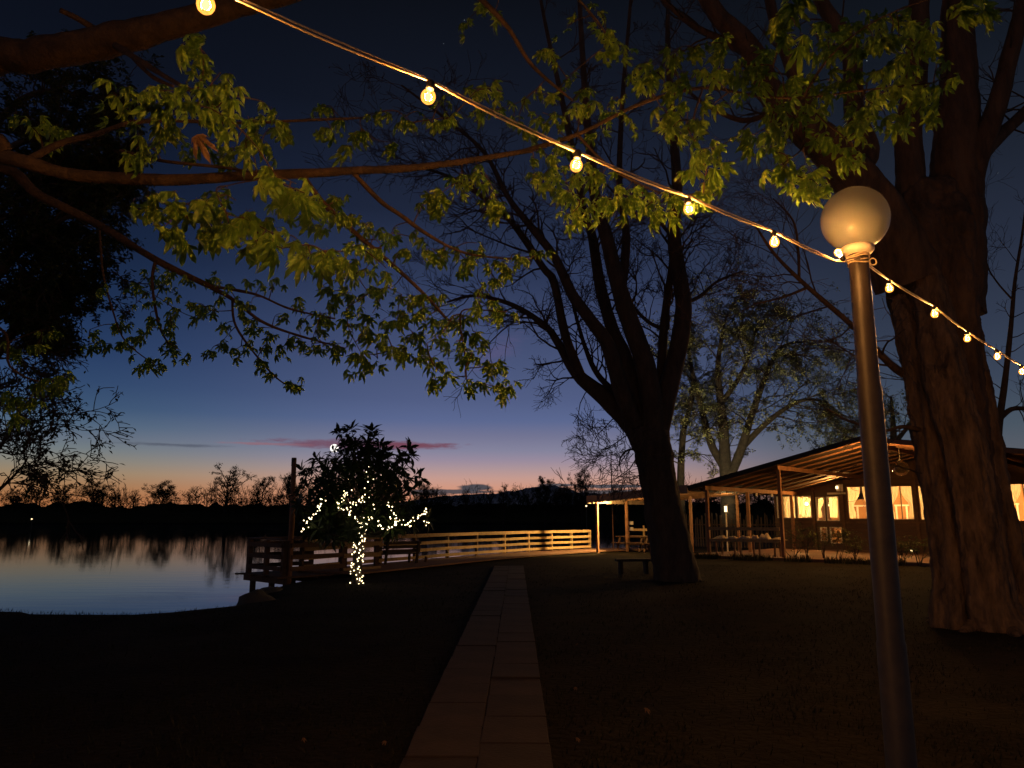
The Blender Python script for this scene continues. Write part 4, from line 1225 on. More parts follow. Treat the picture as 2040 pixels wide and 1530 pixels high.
# hanging sprays low on the left side of the trunk
for px, py in ((1275, 880), (1262, 860), (1285, 900), (1300, 940), (1240, 830), (1150, 745), (1180, 770)):
    twig(tw, rnd, P(px, py, YB - 0.2), Vector((-0.8, -0.2, -0.35)), 1.25, 0.018, 3, tips, up=-0.10, sides=4, split=(3, 4), wob=0.4, rmin=0.006)
for k in (tk, tw):
    k.v = [(a - FT0.x, b - FT0.y, c - FT0.z) for a, b, c in k.v]
tk.build('trunk', M_bark_dark, ft, True)
tw.build('twigs', M_bark_dark, ft)
bd = MB()
for (p, d, q) in tips:
    if rnd.random() < 0.45: leaf_card(bd, rnd, p - FT0, rnd.uniform(0.035, 0.07), -0.3)
bd.build('buds', M_bark_dark, ft)

# massive leaning tree at the right
YR = 12.2
base = Vector((7.38, YR, 0)); FT0 = base
bt = empty('old_tree', base)
tag(bt, 'massive furrowed old tree trunk at the right behind the lamp post', 'tree')
tk = MB(); tk2 = MB(); tw = MB(); tips = []; rnd = random.Random(31); S = []
def rstem(pts, w, sides=12, n=6, flute=0.0, seed=0.0, rough=0.09):
    rg = 0.065 if sides >= 22 else (0.02 if sides >= 16 else 0.0)
    if rg: sides, n = sides * 4, n * 4
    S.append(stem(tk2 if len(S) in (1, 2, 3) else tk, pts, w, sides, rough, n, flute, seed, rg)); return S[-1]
rstem([(1972, 1262, YR + .3), (1950, 1180, YR + .3), (1930, 1050, YR + .35), (1905, 900, YR + .4), (1880, 720, YR + .5), (1862, 580, YR + .6), (1848, 470, YR + .7), (1838, 380, YR + .75)], [140, 122, 118, 122, 130, 152, 176, 120], 40, 12, 0.14, 1.0, 0.07)
rstem([(1996, 1262, YR - .55), (1968, 1190, YR - .5), (1945, 1060, YR - .45), (1925, 930, YR - .4), (1893, 800, YR - .3), (1868, 690, YR - .05), (1852, 560, YR + .1), (1838, 470, YR + .2)], [100, 78, 72, 70, 74, 68, 50, 14], 26, 12, 0.16, 3.0, 0.12)
rstem([(1900, 1262, YR - .25), (1896, 1160, YR - .2), (1884, 1040, YR - .1), (1864, 930, YR), (1842, 800, YR + .1), (1815, 680, YR + .25), (1790, 590, YR + .4)], [70, 60, 56, 52, 50, 44, 14], 22, 12, 0.16, 5.0, 0.12)
rstem([(2028, 1262, YR + .1), (2002, 1120, YR + .1), (1976, 980, YR + .15), (1954, 840, YR + .2), (1932, 700, YR + .35), (1922, 560, YR + .4)], [74, 62, 56, 54, 48, 20], 22, 12, 0.16, 7.0, 0.12)
rstem([(1890, 620, YR + .6), (1902, 480, YR + .5), (1906, 380, YR + .5), (1908, 270, YR + .45), (1910, 120, YR + .4), (1906, -60, YR + .3)], [130, 112, 102, 88, 68, 48], 20, 9, 0.07, 2.0)
rstem([(1835, 560, YR + .5), (1820, 450, YR + .5), (1812, 350, YR + .5), (1812, 250, YR + .5), (1826, 120, YR + .5), (1832, -60, YR + .5)], [90, 74, 56, 48, 44, 34], 16, 8, 0.06, 4.0)
rstem([(1810, 560, YR + .4), (1752, 430, YR + .2), (1690, 340, YR), (1640, 285, YR - .1), (1592, 245, YR - .2), (1535, 180, YR - .3), (1494, 95, YR - .4), (1430, 30, YR - .5), (1380, -60, YR - .6)], [130, 104, 84, 74, 66, 52, 42, 36, 28], 18, 8, 0.06, 6.0)
rstem([(1700, 350, YR + .1), (1730, 300, YR + .3), (1702, 220, YR + .5), (1694, 100, YR + .6), (1640, 10, YR + .7), (1610, -60, YR + .7)], [44, 46, 42, 38, 30, 24], 12, 6, 0.05)
rstem([(1620, 270, YR - .1), (1598, 190, YR + .1), (1571, 120, YR + .2), (1540, 30, YR + .3), (1525, -50, YR + .3)], [36, 32, 28, 24, 20], 10, 6, 0.04)
rstem([(1920, 400, YR + .4), (1950, 305, YR + .2), (1985, 215, YR), (2010, 120, YR - .1), (2035, 20, YR - .2), (2045, -50, YR - .2)], [60, 48, 40, 36, 30, 26], 12, 6, 0.04)
rstem([(1945, 320, YR + .3), (1985, 275, YR + .5), (2030, 235, YR + .7), (2090, 170, YR + .9)], [36, 30, 24, 18], 10, 6)
rstem([(1800, 745, YR + .3), (1770, 722, YR), (1696, 647, YR - .5), (1607, 570, YR - .9), (1542, 505, YR - 1.2), (1500, 440, YR - 1.4)], [18, 15, 12, 10, 7, 4], 8)
rstem([(1610, 572, YR - .9), (1560, 592, YR - 1.1), (1500, 606, YR - 1.2)], [7, 5, 3], 6)
rstem([(1592, 555, YR - .9), (1590, 500, YR - 1), (1580, 440, YR - 1.1), (1540, 395, YR - 1.2)], [7, 6, 5, 3], 6)
rstem([(1850, 862, YR + .1), (1800, 850, YR - .2), (1756, 858, YR - .4), (1690, 838, YR - .7), (1650, 815, YR - .9)], [10, 8, 6, 5, 3], 6)
rstem([(1640, 285, YR - .1), (1560, 225, YR + .3), (1480, 240, YR + .5), (1400, 205, YR + .6), (1350, 160, YR + .7)], [18, 14, 12, 8, 5], 8)
rstem([(1500, 110, YR - .4), (1440, 80, YR - .2), (1380, 50, YR), (1310, -10, YR + .1)], [24, 18, 14, 10], 8)
roots(tk2, Vector((7.58, 12.1, 0)), 0.56, 10, 0.16, 5)
for i, (q, rr) in enumerate(S[6:]):
    thin = rr[0] < 0.09
    dress(tw, rnd, q, rr, tips, 0.15 if thin else 0.35, 1.0, 12 if thin else 7, (0.5, 1.4), 3, up=0.03, bias=(-0.3, 0, 0.0), rmax=0.02, split=(2, 3), wob=0.36, rmin=0.0035)
for q, rr in (S[0], S[2]):
    dress(tw, rnd, q, rr, tips, 0.45, 0.8, 5, (0.5, 1.2), 2, up=0.02, bias=(-0.9, -0.3, 0), rmul=0.1, rmax=0.014, rmin=0.0035)
for k in (tk, tk2, tw):
    k.v = [(a - FT0.x, b - FT0.y, c - FT0.z) for a, b, c in k.v]
tk.build('trunk', M_bark_old_shaded, bt, True)
tk2.build('trunk_ridges', M_bark_old_lit, bt, True)
tw.build('twigs', M_bark_dark, bt)

# slender young tree at the right edge
YS = 13.4
base = G(2000, 1180); base.y = YS; base = P(2000, 1215, YS); base.z = 0
ytree = empty('slender_tree', base); tag(ytree, 'slender bare young tree at the right edge beyond the old trunk', 'tree')
tk = MB(); tw = MB(); tips = []; rnd = random.Random(44); S = []
S.append(stem(tk, [(1985, 1230, YS), (1982, 1000, YS), (1990, 850, YS), (2002, 760, YS), (2014, 650, YS), (2022, 560, YS), (2036, 470, YS), (2044, 400, YS)], [22, 18, 14, 12, 9, 7, 5, 3], 8))
S.append(stem(tk, [(1988, 838, YS), (2015, 815, YS), (2050, 812, YS), (2090, 790, YS)], [12, 10, 8, 5], 7))
S.append(stem(tk, [(2020, 600, YS), (1985, 560, YS + .2), (1965, 520, YS + .3), (1950, 420, YS + .5)], [4, 3.5, 3, 2], 5))
for q, rr in S: dress(tw, rnd, q, rr, tips, 0.35, 1.0, 16, (0.3, 0.9), 2, up=0.06, rmax=0.012, rmin=0.0035)
for k in (tk, tw): k.v = [(a - base.x, b - base.y, c - base.z) for a, b, c in k.v]
tk.build('trunk', M_bark_pale, ytree, True); tw.build('twigs', M_bark_pale, ytree)

# leafing tree behind the veranda
def leafing(name, label, base, stems_px, seed, count, L, leafm, leaf_n, leaf_s, bark, up=0.0, curl=-0.02, bias=(0, 0, 0), depth=3, near=False, t0=0.3, thin_z=-9):
    e = empty(name, base); tag(e, label, 'tree')
    tk = MB(); tw = MB(); tips = []; rnd = random.Random(seed); Q = []
    for pts, w in stems_px: Q.append(stem(tk, pts, w, 9, 0.06))
    for q, rr in Q: dress(tw, rnd, q, rr, tips, t0, 1.0, count, L, depth, up=up, bias=bias, rmax=0.05, split=(2, 4), wob=0.3, rmin=0.008)
    lf = MB()
    for (p, d, q) in tips:
        for k in range(leaf_n if p.z > thin_z else 1):
            leaf_card(lf, rnd, p.lerp(q, rnd.random() * 1.2) + Vector((rnd.uniform(-1, 1), rnd.uniform(-1, 1), rnd.uniform(-1, 1))) * leaf_s * 0.6, leaf_s * rnd.uniform(0.6, 1.2))
    b = Vector(base)
    for k in (tk, tw, lf): k.v = [(x - b.x, y - b.y, z - b.z) for x, y, z in k.v]
    tk.build('trunk', bark, e, True); tw.build('branches', bark, e); lf.build('crown', leafm, e)
    return e
Y1 = 49.0
b1 = P(1450, 1088, Y1); b1.z = 0
leafing('leafing_tree', 'pale green broad tree with fine young leaves behind the veranda roof', b1,
    [([(1452, 1085, Y1), (1450, 1000, Y1), (1445, 920, Y1), (1440, 830, Y1), (1430, 740, Y1), (1440, 660, Y1), (1450, 625, Y1)], [34, 28, 24, 18, 12, 7, 3]),
     ([(1450, 960, Y1), (1475, 900, Y1 - .6), (1500, 820, Y1 - 1), (1530, 740, Y1 - 1.4), (1560, 690, Y1 - 1.6), (1610, 680, Y1 - 1.8)], [20, 18, 14, 10, 7, 3]),
     ([(1448, 940, Y1), (1415, 880, Y1 + .6), (1395, 800, Y1 + 1), (1375, 720, Y1 + 1.3), (1370, 660, Y1 + 1.5)], [18, 15, 12, 8, 4]),
     ([(1480, 890, Y1 - .6), (1530, 840, Y1 - 1), (1590, 800, Y1 - 1.4), (1640, 800, Y1 - 1.6), (1680, 830, Y1 - 1.8)], [14, 11, 8, 5, 3]),
     ([(1360, 1080, Y1 + 2), (1356, 960, Y1 + 2), (1362, 860, Y1 + 2), (1380, 780, Y1 + 2), (1372, 690, Y1 + 2)], [18, 15, 12, 9, 4]),
     ([(1440, 800, Y1), (1480, 740, Y1 - .5), (1500, 680, Y1 - .8), (1510, 640, Y1 - 1)], [12, 9, 6, 3])],
    77, 24, (1.4, 3.2), M_leaf_pale, 8, 0.19, M_bark_pale, up=-0.07)
Y2 = 60.0
b2 = P(1775, 1080, Y2); b2.z = 0
leafing('leafing_tree', 'dim leafy treetop showing above the roof beside the lamp post', b2,
    [([(1775, 1075, Y2), (1778, 950, Y2), (1780, 860, Y2), (1775, 790, Y2)], [24, 18, 12, 4]), ([(1778, 900, Y2), (1740, 850, Y2), (1715, 830, Y2)], [10, 7, 3]), ([(1778, 890, Y2), (1815, 840, Y2), (1830, 800, Y2)], [10, 7, 3])],
    78, 10, (1.2, 2.2), M_leaf_pale, 3, 0.24, M_bark_pale, depth=2)
Y3 = 52.0
b3 = P(1650, 1080, Y3 + 8); b3.z = 0
leafing('leafing_tree', 'low dark tree peeping over the middle of the veranda roof', b3,
    [([(1650, 1075, Y3 + 8), (1648, 960, Y3 + 8), (1650, 885, Y3 + 8)], [22, 16, 6]), ([(1648, 940, Y3 + 8), (1690, 900, Y3 + 8), (1720, 880, Y3 + 8)], [10, 7, 3])],
    79, 8, (0.9, 1.6), M_leaf_birch, 4, 0.22, M_bark_dark, depth=2)

# dark small-leaved tree on the bank at the left edge
Y4 = 12.0
b4 = P(-90, 1200, Y4); b4.z = 0
leafing('bank_tree', 'dense dark small-leaved tree filling the left edge by the water', b4,
    [([(-90, 1250, Y4), (-85, 1000, Y4), (-75, 800, Y4), (-60, 600, Y4), (-40, 420, Y4), (-20, 250, Y4)], [90, 70, 60, 48, 34, 20]),
     ([(-75, 800, Y4), (-20, 720, Y4 + .3), (40, 640, Y4 + .5), (90, 560, Y4 + .6), (130, 500, Y4 + .7)], [30, 24, 18, 12, 5]),
     ([(-60, 620, Y4), (0, 540, Y4 - .3), (70, 470, Y4 - .5), (140, 430, Y4 - .6), (210, 420, Y4 - .6)], [28, 22, 16, 10, 4]),
     ([(-40, 420, Y4), (20, 380, Y4 + .2), (90, 350, Y4 + .4), (160, 360, Y4 + .4)], [20, 16, 10, 4]),
     ([(-80, 1000, Y4), (-40, 940, Y4 - .3), (0, 890, Y4 - .4), (25, 850, Y4 - .4), (40, 820, Y4 - .4)], [14, 11, 8, 6, 3]),
     ([(-80, 1050, Y4), (-30, 1000, Y4 - .2), (10, 965, Y4 - .2), (35, 940, Y4 - .2), (55, 915, Y4 - .2)], [12, 9, 6, 4, 2]),
     ([(-70, 700, Y4), (-20, 650, Y4 + .6), (30, 600, Y4 + .9), (100, 600, Y4 + 1), (160, 620, Y4 + 1)], [20, 16, 12, 8, 4]),
     ([(-50, 500, Y4), (-10, 440, Y4 + .9), (60, 420, Y4 + 1.2), (120, 380, Y4 + 1.4)], [20, 16, 10, 5]),
     ([(-20, 260, Y4), (40, 200, Y4 + .5), (110, 180, Y4 + .8), (190, 200, Y4 + 1)], [18, 14, 9, 4]), ([(-30, 330, Y4), (50, 280, Y4 - .6), (120, 280, Y4 - .9), (200, 300, Y4 - 1)], [18, 14, 9, 4]),
     ([(-60, 560, Y4), (-10, 520, Y4 + .2), (50, 520, Y4 + .2), (110, 540, Y4 + .1)], [18, 14, 9, 4]), ([(-70, 760, Y4), (-30, 720, Y4 + .2), (0, 700, Y4 + .2), (40, 700, Y4 + .1)], [14, 10, 7, 4])],
    91, 17, (0.45, 1.0), M_leaf_birch, 8, 0.095, M_bark_dark, up=-0.03, t0=0.4, thin_z=P(0, 690, Y4).z)

# ================================================================== FAIRY-LIT TREE
YF = 20.1
base = G(711, 1160); FT0 = Vector(base)
lt_ = empty('broadleaf_tree', base); tag(lt_, 'small dark broad-leaved tree wrapped in fairy lights by the dock', 'tree')
tk = MB(); rnd = random.Random(6)
trq, trr = stem(tk, [(711, 1166, YF), (712, 1120, YF), (716, 1080, YF), (722, 1050, YF), (728, 1025, YF), (728, 990, YF), (722, 950, YF), (712, 900, YF)], [22, 19, 17, 16, 14, 11, 8, 4], 10, 0.05)
tipsF = [(700, 856), (672, 862), (690, 872), (744, 872), (732, 884), (765, 889), (772, 900), (812, 896), (820, 908), (798, 912), (630, 915), (648, 922), (665, 900), (705, 890), (720, 905), (690, 910), (676, 925),
         (602, 938), (622, 940), (650, 945), (700, 935), (735, 925), (760, 920), (780, 930), (826, 947), (808, 952), (790, 945), (766, 950), (742, 955), (715, 960), (686, 955), (660, 965), (632, 962), (606, 965),
         (596, 985), (618, 988), (642, 988), (668, 985), (694, 985), (722, 985), (752, 978), (782, 975), (806, 972), (600, 1010), (622, 1015), (648, 1012), (676, 1015), (700, 1010), (745, 1005), (772, 1000), (796, 998), (812, 1006),
         (605, 1040), (625, 1040), (652, 1035), (676, 1042), (692, 1050), (745, 1030), (770, 1030), (796, 1030), (822, 1032), (842, 1036), (655, 1062), (680, 1062), (700, 1058), (800, 1052), (780, 1052),
         (740, 860), (655, 975), (758, 905), (700, 920), (730, 945), (780, 960), (640, 1000), (720, 1020), (620, 1062)]
rosettes = []
for (px, py) in tipsF:
    for rep in range(2):
        yy = YF + rnd.uniform(-1.3, 1.3) * (0.55 + 0.45 * min(1, (py - 850) / 120))
        tip = P(px + (rnd.uniform(-10, 10) if rep else 0), py + (rnd.uniform(-6, 14) if rep else 0), yy)
        t = min(1.0, max(0.0, (1050 - py - 30) / 190.0))
        k = 12 + int(t * (len(trq) - 16))
        s_ = trq[min(k, len(trq) - 2)]
        mid_ = s_.lerp(tip, 0.5) + Vector((rnd.uniform(-.1, .1), rnd.uniform(-.1, .1), -0.12))
        qq = resample([s_, mid_, tip], 4)
        tk.tube(qq, rlist([0.035, 0.018, 0.008], len(qq)), 5)
        rosettes.append((tip, (tip - mid_).normalized()))
        rosettes.append((qq[6], (tip - mid_).normalized()))
tk.v = [(a - FT0.x, b - FT0.y, c - FT0.z) for a, b, c in tk.v]
tk.build('trunk', M_bark_dark, lt_, True)
def lance_mesh(curve):
    m = MB()
    rows = ((0.0, 0.0), (0.3, 0.12), (0.62, 0.145), (1.0, 0.0))
    for u, w in rows:
        z = -curve * u * u
        m.v += [(-w, u, z + w * 0.25), (0, u, z), (w, u, z + w * 0.25)]
    for i in range(3):
        a = i * 3
        m.f += [(a, a + 1, a + 4, a + 3), (a + 1, a + 2, a + 5, a + 4)]
    return m
lance = [lance_mesh(c) for c in (0.1, 0.3, 0.5)]
lance_me = [m.mesh('leaf', M_leaf_dark) for m in lance]
def frame(p, tip_dir, up, s):
    y = tip_dir.normalized(); z = (up - y * up.dot(y))
    if z.length < 1e-3: z = y.orthogonal()
    z.normalize(); x = y.cross(z)
    return Matrix(((x.x * s, y.x * s, z.x * s, p.x), (x.y * s, y.y * s, z.y * s, p.y), (x.z * s, y.z * s, z.z * s, p.z), (0, 0, 0, 1)))
def scatter_leaves(parent, mats, variants, meshes, origin, mat_, n_single=300, rest='leaves', dist_key=None):
    """the leaves nearest the camera become parts of their own, the rest one mass"""
    order = sorted(range(len(mats)), key=lambda i: dist_key(mats[i][1]))
    T = Matrix.Translation(-origin)
    for i in order[:n_single]:
        inst('leaf', meshes[mats[i][0]], parent, T @ mats[i][1])
    m = MB()
    for i in order[n_single:]:
        vi, M = mats[i]; M = T @ M
        n = len(m.v)
        m.v += [tuple(M @ Vector(v)) for v in variants[vi].v]
        m.f += [tuple(n + k for k in f) for f in variants[vi].f]
    if m.v:
        o = m.build(rest, mat_, parent); o['kind'] = 'stuff'
LM = []
for (p, d) in rosettes:
    for k in range(11):
        a = k * 2.4 + rnd.uniform(-.3, .3)
        ax = rot_about(d.orthogonal().normalized(), d, a)
        dd = rot_about(d, ax, R(rnd.uniform(35, 95)))
        LM.append((rnd.randrange(3), frame(p + dd * 0.02, dd, d + Vector((0, 0, 0.3)), rnd.uniform(0.22, 0.37))))
scatter_leaves(lt_, LM, lance, lance_me, FT0, M_leaf_dark, 300, 'leaves', lambda M: M.translation.y)

# fairy lights: trunk wrap and garlands along the branches
fy = empty('fairy_lights', base); tag(fy, 'warm white fairy light string wound up trunk and lower branches', 'string lights')
fm = MB(); fm.lathe([(0, -1), (0.6, -0.75), (1, 0), (0.6, 0.75), (0, 1)], 7)
fairy_me = fm.mesh('bulb', M_fairy, True)
pts = []
wire = MB(); spiral = []
for i in range(250):
    t = i / 249.0
    u = t * 21
    k = min(int(u), 20)
    c = trq[k].lerp(trq[k + 1], u - k); r_ = lerp(trr[k], trr[k + 1], u - k) + 0.02
    a = i * 0.62 + 0.9 * math.sin(i * 1.7)
    spiral.append(c + Vector((math.cos(a) * r_, math.sin(a) * r_, 0)))
for i in range(104):
    u = (i + rnd.random()) / 104 * 21; k = min(int(u), 20)
    c = trq[k].lerp(trq[k + 1], u - k); r_ = lerp(trr[k], trr[k + 1], u - k) + 0.03
    a = -math.pi / 2 + rnd.uniform(-1.5, 1.5)
    pts.append(c + Vector((math.cos(a) * r_, math.sin(a) * r_, 0)))
wire.tube(spiral, 0.005, 3, cap=False)
gar = [([(603, 1059), (608, 1045), (616, 1034), (628, 1022), (636, 1012), (637, 1003), (646, 994)], 26, -1.0), ([(722, 1048), (705, 1030), (690, 1018), (674, 1010), (668, 1005), (680, 998), (690, 985), (684, 978)], 40, -0.7),
       ([(722, 1045), (700, 1024), (704, 1005), (716, 998), (724, 992)], 22, -0.6), ([(735, 1028), (748, 1036), (755, 1048), (768, 1050), (785, 1048), (790, 1038), (772, 1030)], 30, -0.8),
       ([(785, 1045), (800, 1036), (812, 1044), (818, 1048)], 14, -0.9), ([(824, 1036), (836, 1030), (848, 1022), (846, 1018)], 16, -1.1), ([(770, 1000), (778, 1012), (786, 1026), (792, 1040)], 11, -0.8), ([(846, 1038), (853, 1044)], 4, -1.1),
       ([(730, 1045), (738, 1020), (745, 1010)], 10, -0.6), ([(724, 1000), (728, 960), (735, 925)], 8, -0.4), ([(700, 1000), (690, 940), (676, 930)], 6, -0.4), ([(735, 990), (745, 950), (755, 940)], 7, -0.4), ([(760, 985), (756, 970), (758, 975)], 3, -0.6)]
for g, n, dy_ in gar:
    q = resample([P(a, b, YF + dy_ * 1.5) for a, b in g], 8)
    gw = MB(); gw.tube([v - FT0 for v in q], 0.004, 3, cap=False); gw.build('wire', M_black, fy)
    for i in range(n):
        u = (i + rnd.uniform(-.3, .3)) / n * (len(q) - 1); u = min(max(u, 0), len(q) - 1.01)
        k = int(u)
        pts.append(q[k].lerp(q[k + 1], u - k) + Vector((rnd.gauss(0, .03), rnd.gauss(0, .03), rnd.gauss(0, .035))))
wire.v = [(a - FT0.x, b - FT0.y, c - FT0.z) for a, b, c in wire.v]
wire.build('wire', M_black, fy)
for p in pts[:298]:
    s = rnd.uniform(0.010, 0.0165)
    inst('bulb', fairy_me, fy, Matrix.Translation(p - FT0) @ Matrix.Scale(s, 4))

# ================================================================== LAMP POST
lb = Vector((2.03, 4.5, 0))
lamp = empty('street_lamp', lb); tag(lamp, 'unlit opal globe lamp on a tapering metal post in the foreground', 'lamp post')
gc = P(1697, 437, 4.5)                        # globe centre
top = P(1707, 520, 4.5)
lb.x = top.x + 0.01; lamp.location = lb
gz = gc.z
GR = 0.205
neck = gz - GR * 0.93
m = MB(); m.lathe([(0.0, 0.0), (0.098, 0.0), (0.098, 0.06), (0.082, 0.10), (0.079, 0.9), (0.073, 0.92), (0.070, neck - 0.9), (0.064, neck - 0.86), (0.058, neck - 0.12), (0.058, neck - 0.04), (0.0, neck - 0.04)], 28)
m.build('post', M_steel, lamp, True)
m = MB(); m.lathe([(0, neck - 0.05), (0.075, neck - 0.045), (0.098, neck - 0.02), (0.098, neck + 0.004), (0.085, neck + 0.012), (0, neck + 0.012)], 28); m.build('collar', M_white_trim, lamp, True)
m = MB()
m.lathe([(GR * math.sin(math.pi * i / 28), gz + GR * math.cos(math.pi * i / 28)) for i in range(0, 26)], 40); m.build('globe', M_opal, lamp, True)
m = MB(); m.lathe([(0, neck), (0.03, neck), (0.03, neck + 0.09), (0.035, neck + 0.1), (0.05, neck + 0.16), (0.045, neck + 0.2), (0, neck + 0.23)], 12); m.build('lamp_holder', M_white_trim, lamp, True)
m = MB()
for dz_ in (0.0, 0.018, 0.04, 0.05):
    zz = top.z - 0.02 + dz_
    m.tube([(0.064 * math.cos(a * math.pi / 8), 0.064 * math.sin(a * math.pi / 8), zz + 0.006 * math.sin(a * .9 + dz_ * 50)) for a in range(17)], 0.005, 5)
m.tube([Vector((0.075 + 0.022 * math.cos(a), -0.03, top.z - 0.015 + 0.022 * math.sin(a))) for a in [i * math.pi / 7 for i in range(15)]], 0.005, 5)
m.build('cable_tie', M_rope, lamp, True)

# ================================================================== STRING LIGHTS
BULB = {0: (410, 10), 1: (853, 193), 2: (1148, 330), 3: (1373, 417), 4: (1543, 483), 5: (1670, 503), 6: (1772, 575), 7: (1862, 626), 8: (1927, 675), 9: (1987, 711), 10: (2036, 741)}
def bulbY(k): return 1.96 + 0.49 * k - (0.22 if k == 5 else 0)
B3 = {k: P(a, b, bulbY(k)) for k, (a, b) in BULB.items()}
strg = empty('string_lights', lb + Vector((0, 0, 0))); SO = Vector(lb)
tag(strg, 'festoon string of round clear bulbs on a pale cable across the sky', 'string lights')
step = (B3[4] - B3[0]) / 4.0
for k in (-1, -2): B3[k] = B3[0] + step * k + Vector((0, 0, 0.012 * k * k))
step2 = (B3[10] - B3[7]) / 3.0
for k in (11, 12, 13): B3[k] = B3[10] + step2 * (k - 10)
DROP = 0.066
att = {}
for k, p in B3.items():
    att[k] = p + Vector((0, 0, DROP)) if k != 5 else P(1664, 520, bulbY(5))
postpt = Vector((lb.x - 0.02, lb.y - 0.062, top.z)); 
order = sorted(att)
line = []
for k in order:
    line.append(att[k])
    if k == 5: line.append(postpt)
def cable(mb, off):
    full = []
    for i in range(len(line) - 1):
        a, b = line[i], line[i + 1]
        for j in range(10):
            t = j / 10
            sag = -0.012 * 4 * t * (1 - t) * (b - a).length
            ph = (i * 10 + j)
            # second strand leaves the first between the bulbs and meets it at each socket
            o_ = off * (0.0045 * math.sin(math.pi * t) + 0.0028)
            full.append(a.lerp(b, t) + Vector((0, 0, sag + o_)) - SO)
    full.append(line[-1] - SO)
    mb.tube(full, 0.0042, 6)
c1 = MB(); cable(c1, 1.0); c1.build('cable', M_cable, strg, True)
c1 = MB(); cable(c1, -1.0); c1.build('support_cord', M_cable, strg, True)
bm = MB(); bm.lathe([(0.0, -0.027), (0.012, -0.0245), (0.021, -0.017), (0.026, -0.005), (0.0265, 0.004), (0.023, 0.015), (0.016, 0.024), (0.012, 0.029), (0.012, 0.033)], 20)
bulb_me = bm.mesh('bulb', M_bulb_glass, True)
fmm = MB(); fmm.lathe([(0, -0.016), (0.007, -0.013), (0.0115, -0.003), (0.010, 0.007), (0.005, 0.015), (0, 0.017)], 10)
fil_me = fmm.mesh('filament', M_filament, True)
sm = MB(); sm.lathe([(0.0, 0.030), (0.0155, 0.030), (0.0165, 0.034), (0.0165, 0.056), (0.012, 0.062), (0.008, 0.068), (0, 0.068)], 12)
sock_me = sm.mesh('socket', M_black, True)
BULB_W = 27.0
for k in order:
    loc = B3[k] - SO
    M = Matrix.Translation(loc) @ Matrix.Rotation(R(rnd.uniform(-9, 9)), 4, 'X') @ Matrix.Rotation(R(rnd.uniform(-9, 9)), 4, 'Y')
    if k == 5:       # this bulb points up beside the globe
        M = Matrix.Translation(loc) @ Matrix.Rotation(R(150), 4, 'Y') @ Matrix.Scale(0.9, 4)
    b = inst('bulb', bulb_me, strg, M)
    inst('filament', fil_me, b)
    inst('socket', sock_me, strg, M)
    point('bulb_light', b, (0, 0, 0), BULB_W, WARM, 0.02)

# ================================================================== OVERHANGING MAPLE
mt = Vector((-4.6, 3.9, 0))
maple = empty('maple_tree', mt); tag(maple, 'overhanging maple with fresh yellow-green leaves across the upper sky', 'tree')
tk = MB(); tw = MB(); rnd = random.Random(17)
tk.tube(resample([mt + Vector((0.1, 0, -0.2)), mt + Vector((0, 0, 0.6)), mt + Vector((-0.05, 0.05, 1.8)), mt + Vector((0.1, 0, 3.0)), mt + Vector((0.0, 0.1, 4.4)), mt + Vector((-0.2, 0.2, 6.5))], 5), rlist([0.36, 0.28, 0.25, 0.23, 0.18, 0.08], 26), 16, rough=0.12, rscale=3, flute=0.05)
def root(z): return mt + Vector((0.05, 0, z))
LIMBS = []
def limb(pts, w, start=None, sides=10):
    P3 = ([start] if start is not None else []) + [P(a, b, c) for a, b, c in pts]
    rad = [0.5 * wi * c / FOCAL for wi, (a, b, c) in zip(w, pts)]
    if start is not None: rad = [rad[0] * 1.3] + rad
    q = resample(P3, 6); rr = rlist(rad, len(q))
    tk.tube(q, rr, sides, rough=0.22, rscale=7)
    LIMBS.append(q); return q
L1 = limb([(-60, 135, 4.5), (60, 112, 4.5), (180, 88, 4.5), (300, 60, 4.45), (430, 25, 4.4), (570, -12, 4.3), (760, -70, 4.0)], [78, 72, 66, 60, 52, 44, 34], root(3.1), 14)
L2 = limb([(-60, 300, 3.6), (0, 312, 3.6), (60, 326, 3.6), (130, 346, 3.65), (240, 355, 3.7), (350, 358, 3.75), (480, 351, 3.8), (600, 346, 3.9), (700, 340, 3.95), (800, 336, 4.0), (920, 322, 4.1), (1060, 299, 4.2)], [36, 34, 32, 28, 26, 24, 22, 20, 18, 16, 13, 10], root(2.9), 12)
L2b = limb([(60, 318, 3.6), (120, 286, 3.7), (190, 268, 3.8), (260, 245, 3.9), (340, 240, 4.0), (470, 245, 4.1), (600, 240, 4.2), (720, 235, 4.3)], [18, 14, 12, 10, 9, 7, 6, 4])
L3 = limb([(-40, 330, 5.0), (80, 390, 5.2), (198, 449, 5.4), (311, 518, 5.5), (414, 569, 5.6), (463, 596, 5.6), (521, 640, 5.7), (590, 667, 5.7), (688, 694, 5.8)], [26, 22, 17, 14, 11, 8, 6, 5, 3], root(3.3))
L3b = limb([(414, 569, 5.6), (470, 578, 5.6), (517, 589, 5.6), (580, 616, 5.6), (668, 635, 5.6)], [7, 6, 5, 4, 3])
L3c = limb([(311, 518, 5.5), (303, 562, 5.5), (316, 645, 5.5), (335, 684, 5.5)], [9, 7, 5, 3], None, 6)
L3d = limb([(463, 596, 5.6), (470, 650, 5.6), (520, 720, 5.6), (560, 760, 5.6), (598, 778, 5.6)], [6, 5, 4, 3.5, 2], None, 6)
L4 = limb([(600, 346, 3.9), (640, 400, 4.0), (713, 469, 4.1), (781, 527, 4.3), (845, 586, 4.4), (885, 630, 4.5), (919, 665, 4.5), (930, 760, 4.6)], [14, 12, 10, 9, 7, 6, 4, 2.5])
L4b = limb([(700, 340, 3.95), (757, 400, 4.1), (800, 430, 4.2), (850, 466, 4.3), (930, 505, 4.4), (1050, 518, 4.5)], [12, 10, 9, 8, 5, 3])
